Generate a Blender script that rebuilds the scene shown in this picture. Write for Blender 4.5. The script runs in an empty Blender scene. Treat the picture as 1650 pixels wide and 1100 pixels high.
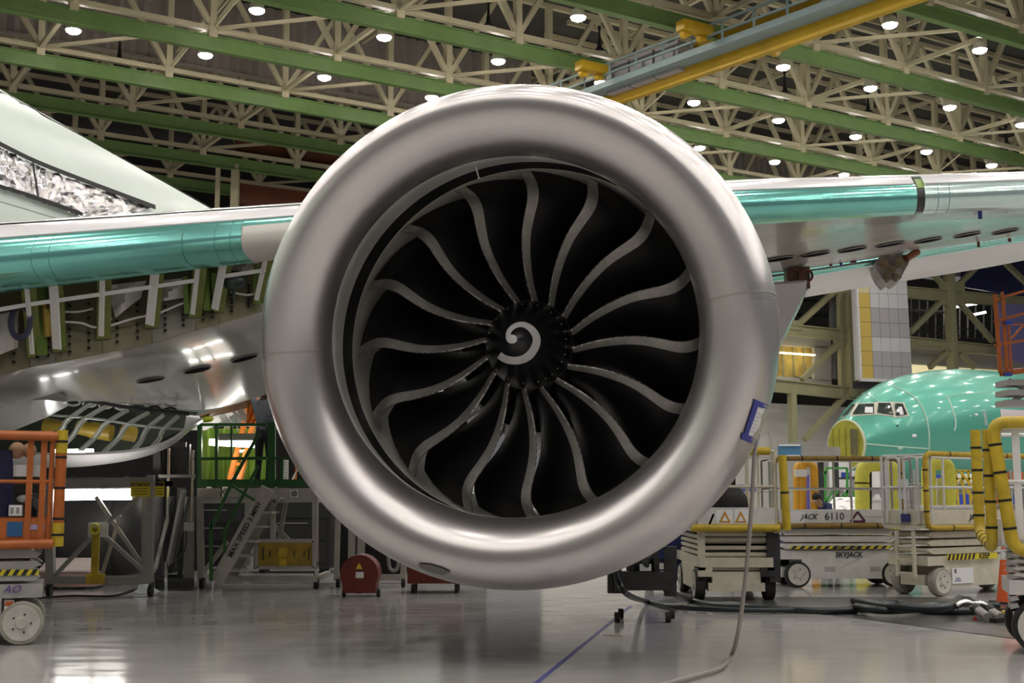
import bpy, math, random
import numpy as np
from mathutils import Vector, Matrix
random.seed(7)
R = math.radians
SC = bpy.context.scene
COL = SC.collection

# ---------------------------------------------------------------- camera
FPX, HC = 2050.0, 1.5                      # focal length in pixels of the 1650 px frame, eye height
PITCH = math.atan(250 / FPX)
cam_data = bpy.data.cameras.new('camera')
cam_data.sensor_width = 36.0
cam_data.lens = FPX / 1650 * 36.0
cam_data.clip_end = 600
cam = bpy.data.objects.new('camera', cam_data)
COL.objects.link(cam)
cam.location = (0, 0, HC)
cam.rotation_euler = (math.pi / 2 + PITCH, 0, 0)
SC.camera = cam

# ---------------------------------------------------------------- world, exposure
world = bpy.data.worlds.new('hall_ambient')
SC.world = world
world.use_nodes = True
world.node_tree.nodes['Background'].inputs[0].default_value = (0.96, 0.95, 1.0, 1)
world.node_tree.nodes['Background'].inputs[1].default_value = 0.11
SC.view_settings.view_transform = 'Standard'
SC.view_settings.look = 'None'
SC.view_settings.gamma = 1.0
SC.view_settings.use_curve_mapping = False
SC.view_settings.exposure = 0.22
SC.cycles.use_adaptive_sampling = True
SC.cycles.adaptive_threshold = 0.05
SC.cycles.max_bounces = 6
SC.cycles.diffuse_bounces = 3
SC.cycles.glossy_bounces = 4
SC.cycles.transmission_bounces = 2
LAMP_POWER = 150.0                         # radiance of a high-bay lens

# ---------------------------------------------------------------- helpers
Z = Vector((0, 0, 1))
_cp, _sp = math.cos(PITCH), math.sin(PITCH)


def ray(px, py):
    u, v = (px - 825) / FPX, (550 - py) / FPX
    return Vector((u, _cp - v * _sp, _sp + v * _cp))


def P(px, py, Y):                          # the point at forward distance Y seen at a pixel
    d = ray(px, py)
    return d * (Y / d.y) + Vector((0, 0, HC))


def PZ(px, py, z):
    d = ray(px, py)
    return d * ((z - HC) / d.z) + Vector((0, 0, HC))


def G(px, py):
    return PZ(px, py, 0.0)


def proj_np(q):
    q = np.asarray(q, float) - [0, 0, HC]
    zz = q[..., 1] * _cp + q[..., 2] * _sp
    yy = -q[..., 1] * _sp + q[..., 2] * _cp
    return np.stack([825 + FPX * q[..., 0] / zz, 550 - FPX * yy / zz], -1), zz


HALL = R(58)
D1 = Vector((math.sin(HALL), math.cos(HALL), 0))      # the hall's two directions
D2 = Vector((-D1.y, D1.x, 0))


def B(a, b, z):
    return D1 * a + D2 * b + Vector((0, 0, z))


def on_wall(px, py, b):                    # pixel ray cut with the upright plane D2 = b
    d = ray(px, py)
    t = b / d.dot(D2)
    return d * t + Vector((0, 0, HC))


MATS = {}


def mat(name, col, rough=0.5, metal=0.0, var=0.0, scale=3.0, bump=0.0, bscale=None, emit=0.0, col2=None, aniso=None, coat=0.0, alpha=None, stretch=None):
    if name in MATS:
        return MATS[name]
    m = bpy.data.materials.new(name)
    m.use_nodes = True
    nt = m.node_tree
    b = nt.nodes['Principled BSDF']
    c = (*col, 1)
    b.inputs['Base Color'].default_value = c
    b.inputs['Roughness'].default_value = rough
    b.inputs['Metallic'].default_value = metal
    if coat:
        b.inputs['Coat Weight'].default_value = coat
        b.inputs['Coat Roughness'].default_value = 0.08
    if emit:
        b.inputs['Emission Color'].default_value = c
        b.inputs['Emission Strength'].default_value = emit
    if alpha is not None:
        b.inputs['Transmission Weight'].default_value = 1 - alpha
        b.inputs['IOR'].default_value = 1.05
    if var or bump:
        tc = nt.nodes.new('ShaderNodeTexCoord')
        src = tc.outputs['Object']
        if stretch:
            mp = nt.nodes.new('ShaderNodeMapping')
            mp.inputs['Scale'].default_value = stretch
            nt.links.new(src, mp.inputs['Vector'])
            src = mp.outputs['Vector']
        n = nt.nodes.new('ShaderNodeTexNoise')
        n.inputs['Scale'].default_value = scale
        n.inputs['Detail'].default_value = 5
        n.inputs['Roughness'].default_value = 0.6
        nt.links.new(src, n.inputs['Vector'])
        if var:
            r = nt.nodes.new('ShaderNodeValToRGB')
            r.color_ramp.elements[0].position = 0.3
            r.color_ramp.elements[1].position = 0.7
            lo = col2 if col2 else tuple(x * (1 - var) for x in col)
            hi = col if col2 else tuple(min(1, x * (1 + var * 0.6)) for x in col)
            r.color_ramp.elements[0].color = (*lo, 1)
            r.color_ramp.elements[1].color = (*hi, 1)
            nt.links.new(n.outputs['Fac'], r.inputs['Fac'])
            nt.links.new(r.outputs['Color'], b.inputs['Base Color'])
        if bump:
            n2 = n
            if bscale:
                n2 = nt.nodes.new('ShaderNodeTexNoise')
                n2.inputs['Scale'].default_value = bscale
                n2.inputs['Detail'].default_value = 4
                nt.links.new(src, n2.inputs['Vector'])
            bp = nt.nodes.new('ShaderNodeBump')
            bp.inputs['Strength'].default_value = bump
            bp.inputs['Distance'].default_value = 0.05
            nt.links.new(n2.outputs['Fac'], bp.inputs['Height'])
            nt.links.new(bp.outputs['Normal'], b.inputs['Normal'])
    MATS[name] = m
    return m


MW = {}


def thing(name, label, cat, loc=(0, 0, 0), rotz=0.0, group=None, kind=None):
    o = bpy.data.objects.new(name, None)
    o.empty_display_size = 0.2
    COL.objects.link(o)
    o.location = loc
    o.rotation_euler = (0, 0, rotz)
    tag(o, label, cat, group, kind)
    MW[o.name] = Matrix.Translation(Vector(loc)) @ Matrix.Rotation(rotz, 4, 'Z')
    return o


def tag(o, label=None, cat=None, group=None, kind=None):
    if label:
        o['label'] = label
    if cat:
        o['category'] = cat
    if group:
        o['group'] = group
    if kind:
        o['kind'] = kind
    return o


def world_of(o):
    return MW.get(o.name, Matrix.Identity(4))


def link_mesh(name, me, m, parent=None, loc=None):
    o = bpy.data.objects.new(name, me)
    COL.objects.link(o)
    if parent is not None:
        o.parent = parent
    return o


class MB:
    def __init__(s):
        s.v, s.f, s.m = [], [], []
        s.cur = 0

    def add(s, vs, fs):
        k = len(s.v)
        s.v += [Vector(x) for x in vs]
        for f in fs:
            s.f.append([i + k for i in f])
            s.m.append(s.cur)
        return s

    def box(s, c, d, M=None):
        c = Vector(c)
        M3 = M if M is not None else Matrix.Identity(3)
        vs = [c + M3 @ Vector((x * d[0] / 2, y * d[1] / 2, z * d[2] / 2)) for x in (-1, 1) for y in (-1, 1) for z in (-1, 1)]
        return s.add(vs, [(0, 1, 3, 2), (4, 6, 7, 5), (0, 4, 5, 1), (2, 3, 7, 6), (0, 2, 6, 4), (1, 5, 7, 3)])

    def bar(s, p, q, w, h=None, up=Z):
        p, q = Vector(p), Vector(q)
        h = h or w
        d = (q - p)
        if d.length < 1e-6:
            return s
        d.normalize()
        x = d.cross(up)
        if x.length < 1e-4:
            x = d.cross(Vector((0, 1, 0)))
        x.normalize()
        y = x.cross(d)
        vs = []
        for c in (p, q):
            for a, b in ((-1, -1), (1, -1), (1, 1), (-1, 1)):
                vs.append(c + x * (a * w / 2) + y * (b * h / 2))
        return s.add(vs, [(3, 2, 1, 0), (4, 5, 6, 7), (0, 1, 5, 4), (1, 2, 6, 5), (2, 3, 7, 6), (3, 0, 4, 7)])

    def cyl(s, p, q, r, n=12, r2=None, caps=True):
        p, q = Vector(p), Vector(q)
        r2 = r if r2 is None else r2
        d = (q - p).normalized()
        x = d.orthogonal().normalized()
        y = d.cross(x)
        a = [p + (x * math.cos(2 * math.pi * i / n) + y * math.sin(2 * math.pi * i / n)) * r for i in range(n)]
        b = [q + (x * math.cos(2 * math.pi * i / n) + y * math.sin(2 * math.pi * i / n)) * r2 for i in range(n)]
        fs = [(i, (i + 1) % n, n + (i + 1) % n, n + i) for i in range(n)]
        if caps:
            fs += [tuple(range(n - 1, -1, -1)), tuple(range(n, 2 * n))]
        return s.add(a + b, fs)

    def tube(s, pts, r, n=10, closed=False):
        pts = [Vector(p) for p in pts]
        N = len(pts)
        t0 = (pts[1] - pts[0]).normalized()
        x = t0.orthogonal().normalized()
        rings = []
        for i, p in enumerate(pts):
            if closed:
                t = (pts[(i + 1) % N] - pts[i - 1]).normalized()
            else:
                t = (pts[min(i + 1, N - 1)] - pts[max(i - 1, 0)]).normalized()
            x = (x - t * x.dot(t))
            if x.length < 1e-5:
                x = t.orthogonal()
            x.normalize()
            y = t.cross(x)
            rr = r[i] if isinstance(r, (list, tuple)) else r
            rings.append([p + (x * math.cos(2 * math.pi * k / n) + y * math.sin(2 * math.pi * k / n)) * rr for k in range(n)])
        return s.loft(rings, closed_ring=True, closed_path=closed, caps=not closed)

    def loft(s, rings, closed_ring=True, closed_path=False, caps=False):
        n = len(rings[0])
        vs = [v for r in rings for v in r]
        fs = []
        m = len(rings)
        for i in range(m if closed_path else m - 1):
            j = (i + 1) % m
            for k in range(n if closed_ring else n - 1):
                l = (k + 1) % n
                fs.append((i * n + k, i * n + l, j * n + l, j * n + k))
        if caps:
            fs += [tuple(range(n - 1, -1, -1)), tuple((m - 1) * n + k for k in range(n))]
        return s.add(vs, fs)

    def prism(s, poly, vec):
        poly = [Vector(p) for p in poly]
        vec = Vector(vec)
        n = len(poly)
        fs = [tuple(range(n - 1, -1, -1)), tuple(range(n, 2 * n))]
        fs += [(i, (i + 1) % n, n + (i + 1) % n, n + i) for i in range(n)]
        return s.add(poly + [p + vec for p in poly], fs)

    def sphere(s, c, r, n=14, m=8, sq=(1, 1, 1)):
        c = Vector(c)
        vs = [c + Vector((0, 0, -r * sq[2]))]
        for i in range(1, m):
            a = -math.pi / 2 + math.pi * i / m
            for k in range(n):
                b = 2 * math.pi * k / n
                vs.append(c + Vector((r * sq[0] * math.cos(a) * math.cos(b), r * sq[1] * math.cos(a) * math.sin(b), r * sq[2] * math.sin(a))))
        vs.append(c + Vector((0, 0, r * sq[2])))
        fs = [(0, 1 + (k + 1) % n, 1 + k) for k in range(n)]
        for i in range(m - 2):
            for k in range(n):
                a, b = 1 + i * n + k, 1 + i * n + (k + 1) % n
                fs.append((a, b, b + n, a + n))
        t = len(vs) - 1
        fs += [(t, 1 + (m - 2) * n + k, 1 + (m - 2) * n + (k + 1) % n) for k in range(n)]
        return s.add(vs, fs)

    def sheet(s, grid, th=0.0, nrm=None):      # a grid of points given a thickness
        nr, nc = len(grid), len(grid[0])
        if not th:
            return s.loft(grid, closed_ring=False)
        g = [[Vector(p) for p in row] for row in grid]
        off = []
        for i in range(nr):
            row = []
            for j in range(nc):
                du = g[min(i + 1, nr - 1)][j] - g[max(i - 1, 0)][j]
                dv = g[i][min(j + 1, nc - 1)] - g[i][max(j - 1, 0)]
                n = du.cross(dv)
                n = n.normalized() if n.length > 1e-9 else Z.copy()
                row.append(g[i][j] + n * th)
            off.append(row)
        vs = [p for r in g for p in r] + [p for r in off for p in r]
        N = nr * nc
        fs = []
        for i in range(nr - 1):
            for j in range(nc - 1):
                a, b, c, d = i * nc + j, i * nc + j + 1, (i + 1) * nc + j + 1, (i + 1) * nc + j
                fs.append((a, b, c, d))
                fs.append((d + N, c + N, b + N, a + N))
        rim = [j for j in range(nc)] + [i * nc + nc - 1 for i in range(1, nr)] + [(nr - 1) * nc + j for j in range(nc - 2, -1, -1)] + [i * nc for i in range(nr - 2, 0, -1)]
        for k in range(len(rim)):
            a, b = rim[k], rim[(k + 1) % len(rim)]
            fs.append((b, a, a + N, b + N))
        return s.add(vs, fs)

    def build(s, name, m, parent=None, smooth=False, local=False, angle=40, label=None, kind=None):
        vs = s.v
        if parent is not None and not local:
            inv = world_of(parent).inverted()
            vs = [inv @ v for v in vs]
        me = bpy.data.meshes.new(name)
        me.from_pydata([tuple(v) for v in vs], [], s.f)
        ms = m if isinstance(m, (list, tuple)) else [m]
        for x in ms:
            me.materials.append(x)
        if len(ms) > 1:
            me.polygons.foreach_set('material_index', s.m)
        if smooth:
            me.polygons.foreach_set('use_smooth', [True] * len(me.polygons))
            me.set_sharp_from_angle(angle=R(angle))
        me.update()
        o = bpy.data.objects.new(name, me)
        COL.objects.link(o)
        if parent is not None:
            o.parent = parent
            MW[o.name] = world_of(parent).copy()
        if label:
            o['label'] = label
        if kind:
            o['kind'] = kind
        return o


def copy_tree(o, parent=None):
    c = o.copy()
    COL.objects.link(c)
    c.parent = parent
    for ch in o.children:
        copy_tree(ch, c)
    return c


def spline(pts, n=8, closed=False):          # Catmull-Rom through points
    pts = [Vector(p) for p in pts]
    N = len(pts)
    out = []
    for i in range(N if closed else N - 1):
        if closed:
            a, b, c, d = pts[i - 1], pts[i], pts[(i + 1) % N], pts[(i + 2) % N]
        else:
            a, b, c, d = pts[max(i - 1, 0)], pts[i], pts[i + 1], pts[min(i + 2, N - 1)]
        for k in range(n):
            t = k / n
            out.append(0.5 * ((2 * b) + (c - a) * t + (2 * a - 5 * b + 4 * c - d) * t * t + (3 * b - a - 3 * c + d) * t ** 3))
    if not closed:
        out.append(pts[-1])
    return out


def lerp_table(tab, x):
    if x <= tab[0][0]:
        return tab[0][1]
    for (a, u), (b, v) in zip(tab, tab[1:]):
        if x <= b:
            t = (x - a) / (b - a)
            return u + (v - u) * t
    return tab[-1][1]


def rounded_path(pts, r, n=5, closed=False):     # polyline with rounded corners
    pts = [Vector(p) for p in pts]
    N = len(pts)
    out = []
    for i in range(N):
        if not closed and i in (0, N - 1):
            out.append(pts[i])
            continue
        a, b, c = pts[i - 1], pts[i], pts[(i + 1) % N]
        u, w = (a - b), (c - b)
        rr = min(r, u.length * 0.45, w.length * 0.45)
        u.normalize()
        w.normalize()
        p0, p2 = b + u * rr, b + w * rr
        for k in range(n + 1):
            t = k / n
            out.append(p0 * (1 - t) ** 2 + b * 2 * t * (1 - t) + p2 * t * t)
    return out


def text(body, size, m, parent, M, name='lettering', ext=0.002, align='CENTER', shear=0.0, bold=0.0):
    """flat lettering turned into a mesh; M is the world matrix of its plane (x along the line, z out of the surface)"""
    cu = bpy.data.curves.new(name, 'FONT')
    cu.body = body
    cu.size = size
    cu.align_x = align
    cu.align_y = 'CENTER'
    cu.extrude = ext
    cu.shear = shear
    cu.offset = bold
    cu.resolution_u = 3
    f = bpy.data.objects.new('font_source', cu)
    COL.objects.link(f)
    bpy.context.view_layer.update()
    dg = bpy.context.evaluated_depsgraph_get()
    me = bpy.data.meshes.new_from_object(f.evaluated_get(dg))
    me.materials.clear()
    me.materials.append(m)
    bpy.data.objects.remove(f)
    o = bpy.data.objects.new(name, me)
    COL.objects.link(o)
    o.parent = parent
    o.matrix_local = world_of(parent).inverted() @ M
    return o


def plane_matrix(origin, xdir, ydir):
    x = Vector(xdir).normalized()
    z = x.cross(Vector(ydir)).normalized()
    y = z.cross(x)
    M = Matrix.Identity(4)
    for i, c in enumerate((x, y, z)):
        M[0][i], M[1][i], M[2][i] = c
    M.translation = Vector(origin)
    return M


def picker(fn, u0, u1, v0, v1, nu=90, nv=140):
    """sample a surface fn(u, v) and return a function giving (u, v) of the front-most point seen at a pixel"""
    us, vs = np.linspace(u0, u1, nu), np.linspace(v0, v1, nv)
    pts = np.array([[tuple(fn(u, v)) for v in vs] for u in us])
    pr, dep = proj_np(pts)

    def pick(px, py):
        d = np.hypot(pr[..., 0] - px, pr[..., 1] - py)
        cost = d + 0.3 * (dep - dep.min())
        i, j = np.unravel_index(np.argmin(cost), cost.shape)
        u, v = us[i], vs[j]
        su, sv = (u1 - u0) / nu, (v1 - v0) / nv
        for _ in range(7):
            best = None
            for a in (-1, -.5, 0, .5, 1):
                for b in (-1, -.5, 0, .5, 1):
                    uu, vv = u + a * su, v + b * sv
                    q, _d = proj_np(np.array(tuple(fn(uu, vv))))
                    e = math.hypot(q[0] - px, q[1] - py)
                    if best is None or e < best[0]:
                        best = (e, uu, vv)
            u, v = best[1], best[2]
            su, sv = su * .5, sv * .5
        return u, v
    return pick


def stick(grid, px, py):
    """point of a surface grid seen at a pixel, with its two tangent directions and the normal towards the camera"""
    g = np.array([[tuple(p) for p in r] for r in grid])
    pr, dep = proj_np(g)
    d = np.hypot(pr[..., 0] - px, pr[..., 1] - py)
    best = None
    nr, nc = d.shape
    i0, j0 = np.unravel_index(np.argmin(d), d.shape)
    for i in range(max(i0 - 1, 0), min(i0 + 1, nr - 1)):
        for j in range(max(j0 - 1, 0), min(j0 + 1, nc - 1)):
            for a in np.linspace(0, 1, 13):
                for b in np.linspace(0, 1, 13):
                    q = g[i, j] * (1 - a) * (1 - b) + g[i + 1, j] * a * (1 - b) + g[i, j + 1] * (1 - a) * b + g[i + 1, j + 1] * a * b
                    e, _ = proj_np(q)
                    e = math.hypot(e[0] - px, e[1] - py)
                    if best is None or e < best[0]:
                        best = (e, q, g[i + 1, j] - g[i, j], g[i, j + 1] - g[i, j])
    _, q, u, v = best
    q, u, v = Vector(q), Vector(u).normalized(), Vector(v).normalized()
    n = u.cross(v).normalized()
    if n.dot(Vector((0, 0, HC)) - q) < 0:
        n = -n
    return q, u, v, n


def oval_hole(grid, px, py, along, across, parent, off=.06):
    q, u, v, n = stick(grid, px, py)
    across_dir = n.cross(v).normalized()
    ring = [q + n * off + v * (along * math.cos(w)) + across_dir * (across * math.sin(w)) for w in [2 * math.pi * i / 20 for i in range(20)]]
    c = MB()
    c.prism(ring, n * .003)
    h = c.build('access_hole', M_void, parent, label='dark oval access hole')
    c = MB()
    c.tube([p + n * .003 for p in ring], .010, 6, True)
    c.build('hole_rim', M_grey, h)


# ---------------------------------------------------------------- shared materials
M_cream = mat('cream_steel', (0.66, 0.585, 0.40), 0.5, 0, 0.12, 0.6)
M_green = mat('green_steel', (0.20, 0.32, 0.11), 0.35, 0, 0.12, 0.8)
M_olive = mat('olive_steel', (0.46, 0.44, 0.26), 0.5, 0, 0.12, 0.8)
M_deck = mat('roof_deck', (0.085, 0.078, 0.07), 0.8, 0, 0.2, 0.5)
M_curtain = mat('draft_curtain', (0.36, 0.31, 0.28), 0.75, 0, 0.1, 0.3)
M_lens = mat('lamp_lens', (1.0, 0.95, 0.89), 0.4, 0, emit=LAMP_POWER)
M_white = mat('white_paint', (0.78, 0.77, 0.76), 0.35, 0, 0.05, 2)
M_black = mat('black_rubber', (0.012, 0.012, 0.012), 0.6)
M_blackp = mat('black_paint', (0.012, 0.012, 0.013), 0.4)
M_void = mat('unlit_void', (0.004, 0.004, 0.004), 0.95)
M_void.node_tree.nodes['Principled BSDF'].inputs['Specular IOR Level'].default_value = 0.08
M_dark = mat('dark_steel', (0.05, 0.05, 0.05), 0.5, 0.3, 0.3, 5)
M_grey = mat('grey_steel', (0.33, 0.32, 0.30), 0.45, 0.25, 0.15, 4)
M_chrome = mat('chrome', (0.75, 0.74, 0.72), 0.15, 1)
M_yellow = mat('safety_yellow', (0.56, 0.40, 0.025), 0.45, 0, 0.25, 6)
M_pad = mat('yellow_foam', (0.50, 0.34, 0.03), 0.65, 0, 0.3, 9, 0.25, 30)
M_palepad = mat('pale_yellow_foam', (0.78, 0.74, 0.10), 0.6, 0, 0.12, 9)
M_orange = mat('orange_paint', (0.46, 0.125, 0.025), 0.4, 0, 0.2, 5)
M_bluep = mat('blue_plastic', (0.03, 0.07, 0.42), 0.45)
M_bluetape = mat('blue_tape', (0.04, 0.05, 0.30), 0.6)
M_paper = mat('paper', (0.80, 0.80, 0.80), 0.7)
M_red = mat('dark_red_paint', (0.16, 0.022, 0.012), 0.45, 0, 0.2, 6)
M_tube = mat('fluorescent_tube', (1.0, 0.97, 0.90), 0.4, emit=14)
M_tape = mat('black_tape', (0.01, 0.01, 0.01), 0.8)
M_gdark = mat('stand_green', (0.02, 0.11, 0.02), 0.4, 0, 0.2, 5)
M_hazard = mat('hazard_yellow', (0.75, 0.62, 0.03), 0.5)
# ================================================================ the hall
# floor: polished concrete
m = mat('polished_concrete', (0.46, 0.445, 0.435), 0.16, 0, 0.08, 0.55, 0.0, None, stretch=(0.5, 1.2, 1))
nt = m.node_tree
bs = nt.nodes['Principled BSDF']
tc = nt.nodes['Texture Coordinate']
n2 = nt.nodes.new('ShaderNodeTexNoise')
n2.inputs['Scale'].default_value = 2.2
n2.inputs['Detail'].default_value = 6
mp = nt.nodes.new('ShaderNodeMapping')
mp.inputs['Scale'].default_value = (0.7, 1.8, 1)
nt.links.new(tc.outputs['Object'], mp.inputs['Vector'])
nt.links.new(mp.outputs['Vector'], n2.inputs['Vector'])
mr = nt.nodes.new('ShaderNodeMapRange')
mr.inputs['From Min'].default_value = 0.3
mr.inputs['From Max'].default_value = 0.7
mr.inputs['To Min'].default_value = 0.07
mr.inputs['To Max'].default_value = 0.17
nt.links.new(n2.outputs['Fac'], mr.inputs['Value'])
nt.links.new(mr.outputs['Result'], bs.inputs['Roughness'])
n3 = nt.nodes.new('ShaderNodeTexNoise')
n3.inputs['Scale'].default_value = 5.0
n3.inputs['Detail'].default_value = 2
nt.links.new(mp.outputs['Vector'], n3.inputs['Vector'])
bp = nt.nodes.new('ShaderNodeBump')
bp.inputs['Strength'].default_value = 0.03
bp.inputs['Distance'].default_value = 0.02
nt.links.new(n3.outputs['Fac'], bp.inputs['Height'])
nt.links.new(bp.outputs['Normal'], bs.inputs['Normal'])
b = MB()
b.box((20, 50, -0.15), (260, 240, 0.3))
tag(b.build('floor', m), kind='structure', label='polished grey concrete hall floor with soft reflections')

# dark steel trench cover strip beside the hoses
b = MB()
q = [G(1180, 968), G(1300, 986), G(1480, 1009), G(1720, 1040), G(1720, 982), G(1500, 962), G(1100, 962), G(1040, 972)]
b.prism([(p.x, p.y, 0.002) for p in q], (0, 0, 0.004))
tag(b.build('trim_1', mat('trench_steel', (0.075, 0.073, 0.07), 0.28, 0, 0.25, 3)), kind='structure', label='dark flush trench cover strip in the floor beneath the black hoses')

# floor joint
b = MB()
b.bar(G(-40, 978) + Z * .002, G(300, 957) + Z * .002, 0.03, 0.004)
tag(b.build('trim_2', M_dark), kind='structure', label='thin dark joint line in the floor below the grey frame cart')

# roof deck and purlins
A0, A1, B0, B1 = -30, 132, -40, 106
ZR = 31.5
b = MB()
vs = [B(A0, B0, ZR), B(A1, B0, ZR), B(A1, B1, ZR), B(A0, B1, ZR)]
b.prism(vs, (0, 0, 0.3))
ceil = tag(b.build('ceiling', M_deck), kind='structure', label='dark roof deck above the cream trusses')
k = 0
bb = 30.0
while bb < 104:
    q = MB()
    q.bar(B(44, bb, ZR - .22), B(125, bb, ZR - .22), 0.20, 0.30)
    q.build('purlin', M_cream, ceil)
    bb += 2.6

BEAMS = [38.2 + 7.27 * i for i in range(-1, 8)]
NODE0, PANEL = 13.05, 6.75
ZB = 24.0
ORD = ['first', 'second', 'third', 'fourth', 'fifth', 'sixth', 'seventh', 'eighth', 'ninth', 'tenth', 'eleventh', 'twelfth', 'thirteenth', 'fourteenth']


def unit_bar(name, m):
    q = MB()
    q.bar((0, 0, 0), (0, 0, 1), 1, 1)
    o = q.build(name, m, local=True)
    me = o.data
    bpy.data.objects.remove(o)
    return me


ME_CREAM = unit_bar('steel_member', M_cream)
ME_OLIVE = unit_bar('olive_member', M_olive)


def member(name, p, q, w, h, parent, me=None):       # one straight steel member, sharing one mesh
    p, q = Vector(p), Vector(q)
    o = bpy.data.objects.new(name, me or ME_CREAM)
    COL.objects.link(o)
    o.parent = parent
    d = q - p
    x = d.cross(Z)
    if x.length < 1e-4:
        x = D1.copy()
    x.normalize()
    y = d.normalized().cross(x)
    M = Matrix.Identity(4)
    for i, c in enumerate((x * w, y * h, d)):
        M[0][i], M[1][i], M[2][i] = c
    M.translation = p
    o.matrix_local = world_of(parent).inverted() @ M
    return o


def pxx(p):
    return proj_np(np.array(tuple(p)))[0]


def in_view(p, q, mx=60):
    a, b = pxx(p), pxx(q)
    if max(a[0], b[0]) < -mx or min(a[0], b[0]) > 1650 + mx or max(a[1], b[1]) < -mx or min(a[1], b[1]) > 470:
        return False
    return True


seen_beams = [b_ for b_ in BEAMS if b_ > 37]
for i, bb in enumerate(BEAMS):
    vis = bb > 37
    a0, a1 = 0.0, (128.0 if bb < 76 else 46.0)
    base = B(a0, bb, ZB)
    t = thing('crane_rail_beam', 'green steel crane beam, %s from the top of the picture%s' % (ORD[max(i - 1, 0)], '' if vis else ' beyond the frame'), 'beam', base)
    q = MB()
    q.bar(B(a0, bb, ZB), B(a1, bb, ZB), 0.06, 0.70)
    q.build('web', M_green, t)
    q = MB()
    q.bar(B(a0, bb, ZB - .37), B(a1, bb, ZB - .37), 0.36, 0.06)
    q.build('bottom_flange', M_green, t)
    q = MB()
    q.bar(B(a0, bb, ZB + .37), B(a1, bb, ZB + .37), 0.30, 0.06)
    q.build('top_flange', M_green, t)
    # truss above
    t = thing('roof_truss', 'cream steel roof truss above the %s green crane beam from the top' % (ORD[i - 1] if vis else 'unseen nearer'), 'truss', B(a0, bb, ZB + .7))
    zl, zu = ZB + 0.75, 30.2
    n0, n1 = -1, 17
    for (p, q_) in (((a0, zl), (a1, zl)), ((a0, zu), (a1, zu))):
        c = MB()
        c.bar(B(p[0], bb, p[1]), B(q_[0], bb, q_[1]), 0.30, 0.26)
        c.build('chord', M_cream, t)
    for k in range(n0, n1):
        a = NODE0 + PANEL * k
        if a > a1:
            break
        lo, up = B(a, bb, zl), B(a, bb, zu)
        ml, mr_ = B(a - PANEL / 2, bb, zu), B(a + PANEL / 2, bb, zu)
        if in_view(lo, up):
            member('vertical_member', lo, up, 0.34, 0.34, t)
            member('hanger', B(a, bb, ZB + .3), B(a, bb, zl + .25), 0.42, 0.42, t)
        if in_view(lo, ml):
            member('diagonal_member', lo, ml, 0.26, 0.26, t)
        if in_view(lo, mr_):
            member('diagonal_member', lo, mr_, 0.26, 0.26, t)
        # cross members to the next truss beyond
        if i + 1 < len(BEAMS):
            nb = BEAMS[i + 1]
            if k % 2 == 0 and in_view(lo, B(a, nb, zl)):
                member('cross_chord', lo, B(a, nb, zl), 0.22, 0.22, t)
            if k % 2 == i % 2 and in_view(lo, B(a + PANEL, nb, zl)):
                member('plan_brace', B(a, nb, zl), B(a + PANEL, bb, zl), 0.16, 0.16, t)
            if k % 2 and in_view(up, B(a, nb, zu)):
                member('upper_cross_chord', up, B(a, nb, zu), 0.22, 0.26, t)
            p0 = B(a + PANEL / 2, bb, zu)
            if in_view(lo, p0) and k % 4 == 1:
                member('stay_rod', B(a, nb, zl), p0, 0.09, 0.09, t)

# corrugated draft curtains hung from the roof
for bb, x0, x1, zb, lab in ((71.2, 4, 46, 26.6, 'over the grey fuselage'), (78.5, 48, 96, 25.8, 'above the white wing')):
    t = thing('draft_curtain', 'brown-grey corrugated draft curtain hanging between the roof trusses ' + lab, 'curtain', B(x0, bb, zb))
    g = []
    n = int((x1 - x0) / 0.35)
    for k in range(n + 1):
        off = 0.10 if k % 2 else -0.10
        a = x0 + (x1 - x0) * k / n
        g.append([B(a, bb + off, zb), B(a, bb + off, ZR - .4)])
    q = MB()
    q.sheet(g, 0.02)
    q.build('corrugated_sheet', M_curtain, t)
    q = MB()
    q.bar(B(x0, bb, zb), B(x1, bb, zb), 0.25, 0.15)
    q.build('bottom_rail', M_curtain, t)

# high-bay lamps on the lattice beside the beams
LAMP = None


def make_lamp():
    t = thing('high_bay_lamp', 'round high-bay lamp hanging lit below the roof trusses', 'lamp', (0, 0, 0), group='lit high-bay lamps under the roof')
    q = MB()
    prof = [(0.12, 0.62), (0.16, 0.42), (0.30, 0.36), (0.36, 0.10), (0.37, 0.0)]
    rings = [[Vector((r * math.cos(2 * math.pi * k / 16), r * math.sin(2 * math.pi * k / 16), z)) for k in range(16)] for r, z in prof]
    q.loft(rings)
    q.build('reflector', mat('lamp_reflector', (0.55, 0.52, 0.45), 0.4), t, smooth=True, local=True)
    q = MB()
    prof = [(0.355, 0.05), (0.33, -0.08), (0.20, -0.15), (0.02, -0.17)]
    rings = [[Vector((r * math.cos(2 * math.pi * k / 12), r * math.sin(2 * math.pi * k / 12), z)) for k in range(12)] for r, z in prof]
    q.loft(rings, caps=True)
    q.build('lens', M_lens, t, smooth=True, local=True)
    q = MB()
    q.cyl((0, 0, .6), (0, 0, 1.3), 0.03, 6)
    q.build('hanger', M_cream, t, local=True)
    return t


_ca, _cb = PZ(985, 160, 22.2), PZ(1440, 2, 22.2)
_cd = (_cb - _ca).normalized()


def vis_crane(p):
    q = p - _ca
    q.z = 0
    return (q - _cd * q.dot(_cd)).length < 1.4


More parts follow.
